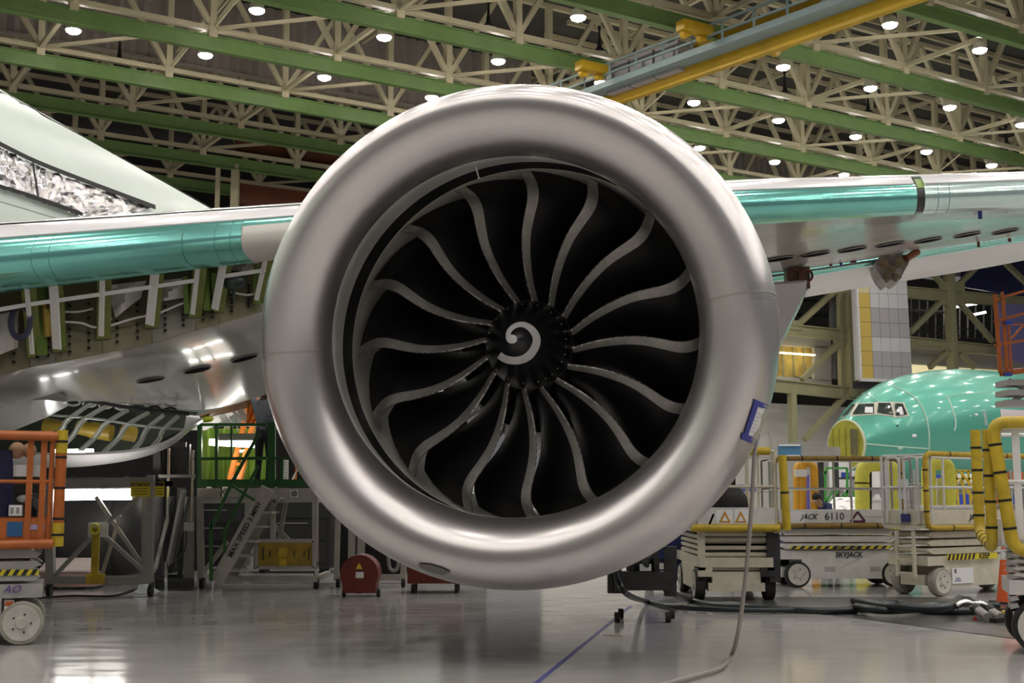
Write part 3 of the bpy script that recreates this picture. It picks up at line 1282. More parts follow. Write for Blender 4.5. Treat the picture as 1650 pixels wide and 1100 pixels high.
# pylon carrying the engine under the wing
c = MB()
top = EO + EA * 4.2 + EU * 2.0
rings = []
for s_, h_, w_ in ((2.6, .10, .05), (3.2, .55, .20), (4.2, .75, .26), (5.4, .80, .26), (6.8, .75, .20), (8.2, .5, .06)):
    o = EO + EA * s_
    rings.append([o + EU * 1.2 - ES * w_, o + EU * 1.2 + ES * w_, o + EU * (2.1 + h_) + ES * w_, o + EU * (2.1 + h_) - ES * w_])
c.loft(rings, caps=True)
c.build('pylon', M_cowl, eng, smooth=True)

# paper placard fixed with blue tape on the lower flank of the cowl
cow = picker(lambda u, v: E(u, r_out(u), v), 0.1, 2.4, R(-75), R(40), 110, 150)


def cowl_patch(quad, off, n=6):
    g = []
    for i in range(n + 1):
        row = []
        for j in range(n + 1):
            f, h = i / n, j / n
            x = (quad[0][0] * (1 - f) + quad[1][0] * f) * (1 - h) + (quad[3][0] * (1 - f) + quad[2][0] * f) * h
            y = (quad[0][1] * (1 - f) + quad[1][1] * f) * (1 - h) + (quad[3][1] * (1 - f) + quad[2][1] * f) * h
            u, v = cow(x, y)
            row.append(E(u, r_out(u) + off, v))
        g.append(row)
    return g


pl = thing('taped_placard', 'white paper placard fixed with blue tape on the silver engine cowl', 'placard', E(1.3, r_out(1.3), R(-20)))
c = MB()
c.sheet(cowl_patch([(1218, 650), (1232, 655), (1217, 704), (1199, 697)], .006), .001)
c.build('paper_sheet', M_paper, pl)
for quad in ([(1213, 642), (1237, 652), (1235, 660), (1213, 652)], [(1194, 696), (1219, 706), (1216, 717), (1193, 707)], [(1213, 648), (1221, 651), (1204, 700), (1197, 698)]):
    c = MB()
    c.sheet(cowl_patch(quad, .011, 5), .001)
    c.build('tape_strip', M_bluetape, pl)
for k in range(6):
    f = .15 + .13 * k
    x0, y0 = 1216.5 - 15 * f + 1, 657 + 44 * f
    c = MB()
    c.sheet(cowl_patch([(x0 + 2, y0), (x0 + 10, y0 + 3.4), (x0 + 9.6, y0 + 4.6), (x0 + 1.6, y0 + 1.2)], .010, 2), .0005)
    c.build('print_line', mat('faint_ink', (0.5, 0.5, 0.52), .7), pl)
# ================================================================ the aircraft behind the engine
M_teal = mat('teal_film', (0.24, 0.66, 0.58), 0.17, 0.75, 0.10, 0.8)
M_mint = mat('mint_film', (0.66, 0.84, 0.81), 0.18, 0.75, 0.08, 0.8)
M_wing = mat('wing_grey_white', (0.66, 0.65, 0.65), 0.16, 0.0, 0.06, 0.7, coat=0.5)
M_wskin = mat('wing_white', (0.80, 0.79, 0.80), 0.22, 0.0, 0.03, 0.7, coat=0.3)
M_primer = mat('green_primer', (0.20, 0.24, 0.06), 0.5, 0.1, .25, 3)
M_spar = mat('olive_spar', (0.19, 0.175, 0.10), 0.4, .3, .25, 2)
M_skin = mat('mint_primer_skin', (0.55, 0.63, 0.57), 0.42, 0.1, 0.06, 0.5)


def le(px):                                  # leading-edge station under a pixel column: forward distance, section scale
    u = (px - 825) / FPX
    t = 16 * u / (0.913 - 0.408 * u)
    return 16 + 0.408 * t


def le_y(px):
    return lerp_table([(-800, 482), (-400, 448), (0, 414), (475, 371), (1200, 326), (1650, 306), (2000, 291)], px)


def le_k(px):
    return lerp_table([(-600, 1.26), (-200, 1.14), (0, 1.08), (450, .92), (1200, .90), (1650, .80), (1900, .76)], px)


CH = Vector((math.sin(YAW), math.cos(YAW), 0))   # chordwise aft
SPW = Vector((0.90, 0.40, 0.145)).normalized()


def sect(px, pts):
    o = P(px, le_y(px), le(px))
    k = le_k(px)
    return [o + CH * (a * k) + Z * (z * k) for a, z in pts]


TEAL = [(.115, .215), (.09, .19), (.07, .162), (.045, .125), (.015, .055), (0, -.02), (.01, -.08), (.045, -.14), (.10, -.19), (.18, -.225), (.30, -.25), (.45, -.262)]
WHITE1 = [(.115, .215), (.16, .252), (.24, .305), (.34, .365), (.42, .405), (.50, .434)]
GAP = [(.50, .425), (.505, .437), (.555, .462), (.56, .45)]
WHITE2 = [(.56, .455), (.575, .47), (.9, .57), (1.4, .68), (2.2, .76), (3.2, .80), (4.5, .78)]
wing = thing('aircraft_wing', 'swept airliner wing passing behind the engine, teal leading edge and white skin', 'wing', P(825, 365, 16) - Z * P(825, 365, 16).z)


def span(name, x0, x1, sec, m_, n=10, th=.02, parent=None):
    g = [sect(x0 + (x1 - x0) * i / n, sec) for i in range(n + 1)]
    c = MB()
    c.sheet(g, th)
    return c.build(name, m_, parent or wing, smooth=True, angle=50)


sl1 = span('leading_edge_slat', -560, 388, TEAL, M_teal, 18)
span('slat_upper_skin', -560, 560, WHITE1, M_wskin, 18)
span('slat_gap_strip', -560, 560, GAP, M_void, 18)  # black strip stands for the dark open gap line
span('upper_skin', -560, 1900, WHITE2, M_wskin, 36)
cap = span('slat_end_panel', 389, 560, TEAL[3:], mat('bare_panel', (0.60, 0.58, 0.54), .35, .2), 6)
span('slat_upper_strip', 389, 560, TEAL[:4], M_teal, 6)
sl2 = span('leading_edge_slat', 1120, 1478, TEAL, M_teal, 8)
span('slat_upper_skin', 1120, 1474, WHITE1, M_wskin, 8)
sl3 = span('leading_edge_slat', 1491, 1900, TEAL, M_mint, 10)
span('slat_upper_skin', 1491, 1900, WHITE1, M_wskin, 10)
# gap between slats: green inner nose and dark end ribs
inner = [(a * .93 + .03, z * .93) for a, z in WHITE1[::-1] + TEAL[1:]]
span('gap_nose', 1470, 1500, inner[:8], mat('bracket_green', (0.22, 0.36, 0.06), .4), 3)
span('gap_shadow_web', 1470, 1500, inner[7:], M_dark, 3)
for px in (1477, 1492):
    c = MB()
    a = sect(px, WHITE1[::-1] + TEAL[1:])
    c.prism(a, SPW * .025)
    c.build('slat_end_rib', mat('rib_grey', (0.5, 0.5, 0.48), .4) if px > 1480 else M_dark, wing)
# skin joints and rivet lines on the teal slats
for sl, xs in ((sl1, (50, 78, 292, 345, 370)), (sl3, (1512, 1530))):
    for x in xs:
        c = MB()
        a = sect(x, [(q[0] - .004, q[1] * 1.004) for q in TEAL])
        b_ = sect(x + (1.6 if x == 292 else .8), [(q[0] - .004, q[1] * 1.004) for q in TEAL])
        c.sheet([a, b_], .002)
        c.build('skin_joint', mat('joint_teal', (0.07, 0.25, 0.21), .4), sl)

# ---- outboard lower skin (right of the engine)


def patch(cols, n=6, m=6, th=.03):           # cols: list of columns, each a list of (px, py, Y); spline both ways
    cs = [spline([P(*q) for q in col], m) for col in cols]
    rows = []
    for j in range(len(cs[0])):
        rows.append(spline([cs[i][j] for i in range(len(cs))], n))
    return rows


def lower_cols(xs, rows):
    out = []
    for i, x in enumerate(xs):
        out.append([(x + dx, ys[i], le(x) + dy) for dx, ys, dy in rows])
    return out


xs = (1120, 1215, 1300, 1390, 1480, 1570, 1660, 1800)
rows_ = [(0, (357, 350, 346, 342, 338, 333, 328, 320), .30),
         (6, (385, 378, 370, 361, 353, 345, 337, 326), 2.4),
         (14, (424, 415, 405, 393, 381, 369, 357, 341), 5.0),
         (18, (448, 438, 427, 413, 399, 386, 373, 356), 6.6)]
c = MB()
RG = patch(lower_cols(xs, rows_), 5, 6)
c.sheet(RG, .04)
lsk = c.build('lower_skin', mat('wing_lower_glossy', (0.74, 0.72, 0.71), 0.16, 0.0, 0.22, 1.1, coat=.5, col2=(0.58, 0.54, 0.49), stretch=(.5, 1.5, 1)), wing, smooth=True)
for x, y in ((1255, 412), (1312, 405), (1373, 397), (1433, 389), (1494, 383), (1558, 374), (1618, 369)):
    oval_hole(RG, x, y, .30, .19, lsk)
# flap and its teal nose
rows2 = [(18, (452, 441, 429, 415, 400, 387, 374, 357), 6.7), (20, (458, 447, 434, 420, 405, 391, 378, 361), 6.9), (22, (463, 452, 439, 424, 409, 395, 381, 364), 7.0)]
c = MB()
c.sheet(patch(lower_cols(xs, rows2), 5, 3), .04)
c.build('flap_nose', M_teal, wing, smooth=True)
rows3 = [(22, (464, 453, 440, 425, 410, 396, 382, 365), 7.05), (26, (482, 470, 456, 441, 427, 412, 396, 376), 7.8), (28, (496, 484, 470, 455, 441, 426, 409, 388), 8.6)]
c = MB()
c.sheet(patch(lower_cols(xs, rows3), 5, 4), .05)
c.build('flap', M_wing, wing, smooth=True)
# blue tape tags and fittings along the wing
for x, y, w, h, mm in ((1577, 344, .05, .17, M_bluetape), (1354, 426, .04, .06, M_bluetape), (1338, 428, .04, .04, M_red), (1374, 423, .09, .03, M_red), (1575, 395, .04, .09, M_red), (1625, 388, .05, .06, M_red)):
    c = MB()
    o = P(x, y, le(x) + (1.2 if y < 360 else 6.5))
    c.box(o - CH * .1, (w * 1.3, .02, h * 1.3))
    c.build('marker_tag', mm, wing)
c = MB()
c.cyl(P(1235, 446, 24.2), P(1420, 418, 25.0), .02, 8)
c.build('actuator_rod', M_dark, wing)
# flap-track fittings
ft = MB()
o = P(1437, 428, le(1437) + 6.3)
ring0 = []
prof = [(-.42, .10), (-.30, .20), (-.12, .26), (.10, .25), (.30, .21), (.50, .14), (.42, .0), (.30, -.14), (.22, -.27), (.08, -.33), (-.02, -.28), (-.16, -.34), (-.28, -.22), (-.38, -.06)]
ft.prism([o + SPW * a + Z * b_ for a, b_ in prof], CH * .9)
ff = ft.build('flap_track_housing', mat('housing_alu', (0.30, 0.27, 0.24), .35, .5, .6, 6, .6, 12), wing)
for a, b_, r_ in ((-.22, .05, .10), (.18, .06, .10), (0, -.08, .08), (-.12, -.22, .06), (.1, -.22, .05)):
    c = MB()
    c.cyl(o + SPW * a + Z * b_ - CH * .05, o + SPW * a + Z * b_ + CH * .1, r_, 14)
    c.cyl(o + SPW * a + Z * b_ - CH * .08, o + SPW * a + Z * b_, r_ * .45, 10)
    c.build('bearing_boss', mat('boss_bronze', (0.22, 0.17, 0.10), .4, .6), ff)
c = MB()
c.cyl(o + SPW * .35 + Z * .1 - CH * .1, o + SPW * .66 + Z * .22 - CH * .1, .07, 10)
c.build('drive_arm', mat('copper_brown', (0.25, 0.09, 0.04), .4, .4), ff)
o = P(1284, 449, 24.0)
c = MB()
c.box(o, (.42, .35, .42))
g2 = c.build('drive_gearbox', mat('gearbox_dark', (0.16, 0.10, 0.06), .5, .4, .5, 8), wing)
for a in (-.1, .12):
    c = MB()
    w_ = [o + Vector((a + .12 * math.cos(t), -.24, .02 + .12 * math.sin(t))) for t in [2 * math.pi * i / 14 for i in range(14)]]
    c.tube(w_, .025, 8, True)
    c.build('gearbox_ring', mat('rust_brown', (0.16, 0.05, 0.03), .4, .3), g2)
# white canoe fairing beside the nacelle
c = MB()
prof = [(1215, 452), (1303, 446), (1302, 462), (1296, 480), (1283, 506), (1268, 536), (1252, 566), (1228, 580), (1200, 590), (1190, 500)]
front = [P(x, y, 22.6) for x, y in prof]
rings = []
cen = sum(front, Vector()) / len(front)
for dy, k in ((0, .86), (.15, .96), (.5, 1.0), (1.2, 1.0), (2.0, .9)):
    rings.append([cen + (p - cen) * k + Vector((dy * .16, dy, 0)) for p in front])
c.loft(rings, caps=True)
c.build('flap_fairing', M_wing, wing, smooth=True, angle=35)

# ---- inboard: open leading-edge bay and lower skin (left of the engine)


def bay(px, py, dy):
    return P(px, py, le(px) + dy)


xb = [-560, -170, -60, 33, 120, 240, 330, 430, 560]
yb = [725, 650, 612, 586, 571, 546, 520, 491, 462]


def front_edge(px):
    return lerp_table(list(zip(xb, yb)), px)


def slat_bottom(px):
    return lerp_table([(-560, 540), (-170, 492), (0, 463), (200, 441), (430, 414), (560, 400)], px)


# front spar web: panels between ribs
ribs = [-540, -430, -320, -220, -120, -40, 48, 90, 165, 245, 316, 354, 420, 500]
for k in range(len(ribs) - 1):
    x0, x1 = ribs[k] + .8, ribs[k + 1] - .8
    c = MB()
    c.prism([bay(x0, front_edge(x0) + 8, .95), bay(x1, front_edge(x1) + 8, .95), bay(x1, slat_bottom(x1) - 12, 1.05), bay(x0, slat_bottom(x0) - 12, 1.05)], CH * .03)
    pn = c.build('spar_panel', M_spar if k % 3 else mat('spar_grey', (0.22, 0.21, 0.17), .4, .3, .2, 2), wing)
    # bolt rows
    for f in (.30, .72):
        x = x0 + (x1 - x0) * f
        c = MB()
        for j in range(7):
            y = slat_bottom(x) + 42 + (front_edge(x) - slat_bottom(x) - 48) * j / 6
            o = bay(x, y, .93)
            c.cyl(o, o - CH * .02, .018, 8)
        c.build('bolt_row', M_blackp, pn, kind='stuff')
# green shelf above the spar
c = MB()
g = [[bay(x, slat_bottom(x) - 4, .5), bay(x, slat_bottom(x) + 8, 1.0)] for x in (-560, -350, -170, 0, 120, 240, 360, 480)]
c.sheet(g, .02)
c.build('upper_shelf', M_primer, wing)
# white hanging ribs and the horizontal strips
for x0, x1, yt, yb_, w in ((43, 52, 462, 570, .045), (86, 92, 456, 562, .10), (165, 163, 447, 541, .055), (250, 241, 437, 523, .10), (319, 310, 430, 506, .05), (360, 346, 424, 498, .085), (428, 413, 417, 483, .05), (-62, -48, 480, 600, .06), (-170, -150, 494, 630, .06), (-290, -262, 510, 650, .10)):
    c = MB()
    c.bar(bay(x0, yt, .42), bay(x1, yb_, .72), w, .03, up=CH)
    rb = c.build('hanging_rib', M_white, wing)
    c = MB()
    c.bar(bay(x0 + 3, yt + 2, .50), bay(x1 + 4, yb_ + 4, .95), .03, .16, up=SPW)
    c.build('rib_web', M_primer, rb)
for f0, dy in ((3, .40), (34, .52)):
    for k in range(6):
        xa, xc = (-60, 43, 88, 165, 248, 320, 356, 428)[k:k + 2] if k < 5 else (356, 428)
        c = MB()
        c.bar(bay(xa, slat_bottom(xa) + f0 * (1 - xa / 1100), dy), bay(xc, slat_bottom(xc) + f0 * (1 - xc / 1100), dy), .03, .045 if f0 > 10 else .03)
        c.build('bay_strip', M_white, wing)
# things in the bay: green brackets, hydraulic cylinder, coil, plastic sheets, cables
for x, y0, y1, w in ((66, 462, 572, .10), (332, 436, 500, .07), (346, 440, 500, .06), (300, 445, 505, .06), (413, 425, 490, .06), (100, 470, 560, .03)):
    c = MB()
    c.bar(bay(x, y0, .75), bay(x + 2, y1, .85), w, .06, up=CH)
    c.build('green_bracket', mat('bracket_green2', (0.16, 0.26, 0.05), .4), wing)
c = MB()
c.cyl(bay(74, 497, .7), bay(78, 542, .75), .05, 12)
c.cyl(bay(70, 488, .7), bay(74, 497, .7), .035, 12)
c.build('hydraulic_cylinder', mat('ochre_metal', (0.42, 0.30, 0.06), .35, .4), wing, smooth=True)
for k in range(5):
    c = MB()
    o = bay(33, 518, .6)
    c.tube([o + Vector(((.085 + .012 * k) * math.cos(t), -.02 * (k % 2), (.16 + .012 * k) * math.sin(t))) for t in [2 * math.pi * i / 20 for i in range(20)]], .012, 6, True)
    c.build('coiled_cable', mat('cable_blueblack', (0.05, 0.05, 0.09), .5), wing)
for quad, nm in (([(170, 460), (236, 452), (226, 480), (186, 512)], 0), ([(256, 452), (306, 447), (305, 478), (258, 486)], 0), ([(370, 424), (420, 418), (412, 440), (372, 446)], 0), ([(-20, 510), (30, 500), (28, 560), (-10, 575)], 0)):
    g = []
    n = 7
    for i in range(n + 1):
        row = []
        for j in range(n + 1):
            f, h = i / n, j / n
            x = (quad[0][0] * (1 - f) + quad[1][0] * f) * (1 - h) + (quad[3][0] * (1 - f) + quad[2][0] * f) * h
            y = (quad[0][1] * (1 - f) + quad[1][1] * f) * (1 - h) + (quad[3][1] * (1 - f) + quad[2][1] * f) * h
            row.append(bay(x, y, .8 + .05 * math.sin(7 * f + 3 * h) + random.uniform(-.02, .02)))
        g.append(row)
    c = MB()
    c.sheet(g, .004)
    c.build('plastic_sheet', mat('plastic_sheet', (0.62, 0.60, 0.57), .25), wing, smooth=True)
for pts in ([(95, 502), (125, 502), (150, 497)], [(95, 518), (130, 520), (155, 527), (180, 512)], [(172, 526), (215, 513), (240, 508)], [(255, 505), (290, 490), (305, 486)], [(372, 470), (400, 475), (420, 468)]):
    c = MB()
    c.tube(spline([bay(x, y, .86) for x, y in pts], 5), .014, 6)
    c.build('bay_cable', M_white, wing)
c = MB()
o = bay(377, 452, .7)
c.sphere(o, .16, 14, 8, (1, 1, .8))
c.cyl(o - Z * .1, o - Z * .26, .03, 8, .012)
c.build('dark_valve', mat('valve_dark', (0.03, 0.045, 0.04), .3), wing, smooth=True)

# inboard lower skin
xs2 = (-560, -170, -60, 33, 120, 240, 330, 430, 560, 640)
rowsL = [(0, [lerp_table(list(zip(xb, yb)), x) for x in xs2], 1.15),
         (0, (738, 672, 640, 607, 592, 569, 546, 516, 485, 470), 2.0),
         (0, (745, 690, 655, 633, 617, 600, 585, 563, 530, 510), 3.9),
         (0, (750, 705, 672, 655, 641, 648, 655, 630, 585, 560), 6.4)]
c = MB()
LG = patch(lower_cols(xs2, rowsL), 5, 6)
c.sheet(LG, .05)
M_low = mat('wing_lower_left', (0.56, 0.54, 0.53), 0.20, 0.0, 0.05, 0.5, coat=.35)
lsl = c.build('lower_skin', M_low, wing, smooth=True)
for x, y in ((241, 606), (316, 589), (392, 571)):
    oval_hole(LG, x, y, .20, .16, lsl)
# trailing lower edge: brown strip and flap drive above the green stand
c = MB()
g = [[P(322, 668, 21.5), P(370, 652, 21.6), P(408, 639, 21.7)], [P(322, 672, 21.6), P(370, 662, 22.0), P(408, 652, 22.3)]]
c.sheet(g, .03)
c.build('cove_panel', mat('cove_brown', (0.30, 0.17, 0.09), .5, 0, .3, 5), wing)
c = MB()
g = [[P(300, 668, 22), P(340, 672, 22.2), P(392, 654, 22.6)], [P(296, 690, 22.3), P(330, 690, 22.5), P(372, 668, 23)]]
c.sheet(g, .04)
c.build('flap_end', M_wskin, wing)

# ================================================================ the fuselage beyond the wing root
FR = 3.1
FC = Vector((-10.47, 12.6, 5.0))
FA = Vector((math.sin(YAW), math.cos(YAW), 0))
FS = Vector((math.cos(YAW), -math.sin(YAW), 0))


def FU(s, an, r=FR):
    return FC + FA * s + (FS * math.cos(an) + Z * math.sin(an)) * r


fus = thing('aircraft_fuselage', 'pale mint primer fuselage beyond the wing root with a foil strip', 'fuselage', FC - Z * FC.z)
c = MB()
stn = [-14, -8, -3, 0, 3, 6, 9, 12, 16, 20, 25, 30, 34]
rad = [FR] * 11 + [2.9, 2.5]
angs = [2 * math.pi * k / 72 for k in range(72)]
lo = R(-25)
c.loft([[FU(s, lo + (R(205) - lo) * k / 60, r) for k in range(61)] for s, r in zip(stn, rad)], closed_ring=False)
c.build('skin_barrel', M_skin, fus, smooth=True)
fpk = picker(lambda u, v: FU(u, v), -9, 30, R(-20), R(100), 190, 100)


def fus_strip(ptsA, ptsB, name, m_, off, n=24, crinkle=0.0, mcount=4):
    A_ = spline([(x, y, 0) for x, y in ptsA], n // (len(ptsA) - 1))
    B_ = spline([(x, y, 0) for x, y in ptsB], n // (len(ptsB) - 1))
    rows = []
    for a, b_ in zip(A_, B_):
        ua, va = fpk(a.x, a.y)
        ub, vb = fpk(b_.x, b_.y)
        row = []
        for k in range(mcount + 1):
            f = k / mcount
            row.append(FU(ua + (ub - ua) * f, va + (vb - va) * f, FR + off + random.uniform(0, crinkle)))
        rows.append(row)
    c = MB()
    c.sheet(rows, .004)
    return c.build(name, m_, fus, smooth=crinkle == 0)


foil = mat('silver_foil', (0.58, 0.56, 0.57), 0.2, 1.0, 0.08, 4, 0.7, 3.2)
fus_strip([(-30, 224), (40, 260), (120, 292), (241, 336)], [(-30, 296), (40, 318), (90, 336), (160, 362)], 'foil_cover', foil, .02, 36, .035, 10)
fus_strip([(-30, 221), (40, 256), (120, 288), (244, 334)], [(-30, 228), (40, 263), (120, 295), (244, 341)], 'tape_border', M_tape, .085, 24, 0, 1)
fus_strip([(-30, 293), (30, 311), (80, 328), (125, 344)], [(-30, 299), (30, 317), (80, 335), (125, 350)], 'tape_border', M_tape, .085, 24, 0, 1)
fus_strip([(42, 258), (44, 275), (48, 300), (50, 318)], [(45, 259), (47, 276), (51, 301), (53, 319)], 'tape_band', M_tape, .085, 12, 0, 1)
fus_strip([(-20, 136), (100, 200), (230, 268), (375, 334)], [(-20, 139), (100, 202.6), (230, 270.2), (375, 335.8)], 'skin_lap_joint', mat('joint_grey', (0.22, 0.26, 0.23), .5), .02, 24, 0, 1)
fus_strip([(-20, 318), (20, 330), (60, 342), (100, 354)], [(-20, 319), (20, 331), (60, 343), (100, 355)], 'skin_lap_joint', MATS['joint_grey'], .006, 12, 0, 1)

# belly fairing with open frames
YB = 20.5
bel = []
c = MB()
cols = []
for x, y0, y1 in ((-60, 665, 744), (40, 662, 748), (90, 660, 749), (150, 655, 746), (220, 650, 735), (270, 652, 717), (305, 660, 690), (325, 664, 676)):
    cols.append([P(x, y1 - 20 * (1 - max(0, x - 120) / 260), YB - .2), P(x, y1, YB + .3), P(x - 5, y1 + 1, YB + 2.5)])
c.sheet([spline([col[j] for col in cols], 4) for j in range(3)], .04)
c.build('belly_rim', M_wskin, fus, smooth=True)
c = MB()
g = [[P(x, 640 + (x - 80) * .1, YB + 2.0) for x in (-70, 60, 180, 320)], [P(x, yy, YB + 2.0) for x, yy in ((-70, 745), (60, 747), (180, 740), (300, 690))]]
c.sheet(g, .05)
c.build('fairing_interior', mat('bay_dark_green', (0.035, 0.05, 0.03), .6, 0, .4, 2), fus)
for k, (xt, yt, xm, ym, xb_, yb_) in enumerate(((146, 648, 108, 675, 84, 700), (172, 652, 133, 676, 92, 724), (204, 660, 168, 682, 128, 725), (238, 664, 204, 684, 165, 728), (262, 668, 236, 690, 205, 733), (285, 670, 262, 692, 240, 722))):
    c = MB()
    pth = spline([P(xt, yt, YB - .1), P(xm, ym, YB - .15), P((xm + xb_) / 2 + 4, (ym + yb_) / 2, YB - .1), P(xb_, yb_, YB)], 6)
    c.tube(pth, .025, 6)
    for p, q_ in zip(pth, pth[1:]):
        c.bar(p + Vector((0, .10, .01)), q_ + Vector((0, .10, .01)), .015, .07)
    c.build('fairing_frame', mat('frame_pale_green', (0.60, 0.64, 0.58), .35, .2), fus)
c = MB()
c.tube(spline([P(76, 668, YB - .15), P(150, 674, YB - .15), P(230, 686, YB - .15), P(300, 692, YB)], 6), .02, 6)
c.build('fairing_stringer', MATS['frame_pale_green'], fus)
c = MB()
c.tube(spline([P(78, 655, YB), P(110, 642, YB - .1), P(200, 655, YB - .1), P(305, 667, YB)], 6), .03, 6)
c.build('fairing_rim', M_dark, fus)
for x in range(0, 7):
    c = MB()
    xx = 118 + 26 * x
    yy = 648 + (xx - 118) * .09
    o = P(xx, yy, YB + .1)
    c.tube([o + Vector((.11 * math.cos(t), 0, .05 * math.sin(t))) for t in [2 * math.pi * i / 12 for i in range(12)]], .018, 6, True)
    c.build('lightening_hole_ring', M_wskin if x < 4 else M_dark, fus)
for x0, y0, x1, y1, r_ in ((72, 684, 100, 690, .13), (124, 688, 152, 694, .12), (146, 692, 180, 698, .14), (196, 696, 218, 700, .13)):
    c = MB()
    c.cyl(P(x0, y0, YB + 1.2), P(x1, y1, YB + 1.2), r_, 14)
    c.build('amber_duct', mat('amber_duct', (0.36, 0.25, 0.03), .35), fus, smooth=True)
c = MB()
c.cyl(P(88, 728, YB + .6), P(150, 727, YB + .6), .045, 10)
tag(c.build('inspection_lamp', mat('inspection_tube', (1, .98, .94), .4, emit=9)), 'bright inspection lamp lying inside the open belly fairing', 'lamp')
c = MB()
cols = [(-40, 586, 700), (20, 592, 690), (75, 612, 668), (108, 636, 650)]
g = [[P(x, y0, YB - 2.2) for x, y0, y1 in cols], [P(x, (y0 + y1) / 2, YB - 2.0) for x, y0, y1 in cols], [P(x, y1, YB - .6) for x, y0, y1 in cols]]
c.sheet(g, .04)
c.build('root_fairing', M_low, fus, smooth=True)

# ================================================================ the green airliner nose on the far side
NY = 60.0
NO = P(1367, 800, NY)
NO = Vector((NO.x, NO.y, 0))
TOPZ = [(0, 5.05), (.3, 5.45), (.7, 5.85), (1.2, 6.2), (2, 6.65), (3, 7.08), (4, 7.38), (6, 7.75), (8, 7.93), (10, 7.96), (40, 7.96)]
BOTZ = [(0, 2.78), (.5, 2.55), (1, 2.35), (2, 2.1), (4, 1.9), (6, 1.78), (8, 1.74), (40, 1.74)]
HWID = [(0, 1.12), (.5, 1.38), (1, 1.62), (2, 2.05), (4, 2.65), (6, 2.95), (8, 3.08), (10, 3.1), (40, 3.1)]


def NS(s, an):                               # an = 0 faces the camera's side (-D2), 90 deg is the crown
    zt, zb, w = sm(TOPZ, s), sm(BOTZ, s), sm(HWID, s)
    zc = (zt + zb) / 2
    ca, sa = math.cos(an), math.sin(an)
    return NO + D1 * s - D2 * (w * ca) + Z * (zc + (zt - zb) / 2 * sa)


nose = thing('airliner_nose', 'green-primed airliner nose with open radome bulkhead under the far gallery', 'airliner', NO)
c = MB()
st = [0, .15, .3, .5, .75, 1, 1.3, 1.6, 2, 2.5, 3, 3.6, 4.3, 5, 6, 7, 8, 9.5, 11, 13, 16, 20, 26, 34]
c.loft([[NS(s, 2 * math.pi * k / 64) for k in range(64)] for s in st])
M_ng = mat('green_film', (0.12, 0.47, 0.36), 0.32, 0.3, 0.10, .4, coat=.5)
c.build('fuselage_skin', M_ng, nose, smooth=True)
c = MB()
ring = [NS(0, 2 * math.pi * k / 40) - D1 * .02 for k in range(40)]
cen = sum(ring, Vector()) / 40
c.prism([cen + (p - cen) * .985 for p in ring], -D1 * .06)
bk = c.build('radome_bulkhead', mat('zinc_yellow', (0.42, 0.40, 0.06), .45, .1, .25, 1.5), nose)
c = MB()
c.tube([p for p in ring], .07, 6, True)
c.build('bulkhead_rim', mat('rim_pale', (0.60, 0.62, 0.45), .5), bk)
for a in range(5):
    c = MB()
    y_ = -.8 + .4 * a
    c.bar(cen - D1 * .1 + D2 * y_ - Z * .8, cen - D1 * .1 + D2 * y_ + Z * .8, .05, .06)
    c.build('bulkhead_stiffener', MATS['zinc_yellow'], bk)
c = MB()
c.box(cen - D1 * .2 - D2 * .7 + Z * .1, (.3, .25, 1.2), plane_matrix((0, 0, 0), D1, D2).to_3x3())
c.build('radar_mount', M_spar, bk)
npk = picker(NS, 0, 14, R(-60), R(120), 160, 140)


def nose_quad(quad, off, n=4):
    g = []
    for i in range(n + 1):
        row = []
        for j in range(n + 1):
            f, h = i / n, j / n
            x = (quad[0][0] * (1 - f) + quad[1][0] * f) * (1 - h) + (quad[3][0] * (1 - f) + quad[2][0] * f) * h
            y = (quad[0][1] * (1 - f) + quad[1][1] * f) * (1 - h) + (quad[3][1] * (1 - f) + quad[2][1] * f) * h
            u, v = npk(x, y)
            q = NS(u, v)
            nn = (q - (NO + D1 * (u + .6) + Z * 4.8)).normalized()
            row.append(q + nn * off)
        g.append(row)
    return g


M_cglass = mat('cockpit_glass', (0.05, 0.07, 0.06), 0.08, 0, .4, 2)
wq = [[(1358, 672), (1373, 653), (1379, 652), (1366, 668)], [(1374, 668), (1384, 652), (1408, 651), (1408, 666)], [(1413, 665), (1415, 650), (1434, 650), (1439, 669)], [(1443, 670), (1440, 650), (1454, 651), (1461, 668)]]
for q in wq:
    cx, cy = sum(a for a, b_ in q) / 4, sum(b_ for a, b_ in q) / 4
    big = [(cx + (a - cx) * 1.22 + (1.5 if a > cx else -1.5), cy + (b_ - cy) * 1.28) for a, b_ in q]
    c = MB()
    c.sheet(nose_quad(big, .02), .02)
    fr = c.build('window_frame', mat('frame_cream', (0.66, 0.62, 0.52), .5), nose)
    c = MB()
    c.sheet(nose_quad(q, .055), .01)
    c.build('window_pane', M_cglass, fr)
for q in ([(1394, 657), (1406, 657), (1406, 666), (1393, 666)], [(1446, 657), (1452, 656), (1455, 668), (1449, 669)]):
    c = MB()
    c.sheet(nose_quad(q, .075, 2), .005)
    c.build('paper_note', M_paper, nose)
M_jn = mat('sealant_line', (0.42, 0.62, 0.52), .5)


def nose_line(pts, w, m_, name):
    pp = spline([(x, y, 0) for x, y in pts], 6)
    q = []
    for p in pp:
        u, v = npk(p.x, p.y)
        q.append(NS(u, v))
    c = MB()
    c.tube(q, w, 6)
    return c.build(name, m_, nose)


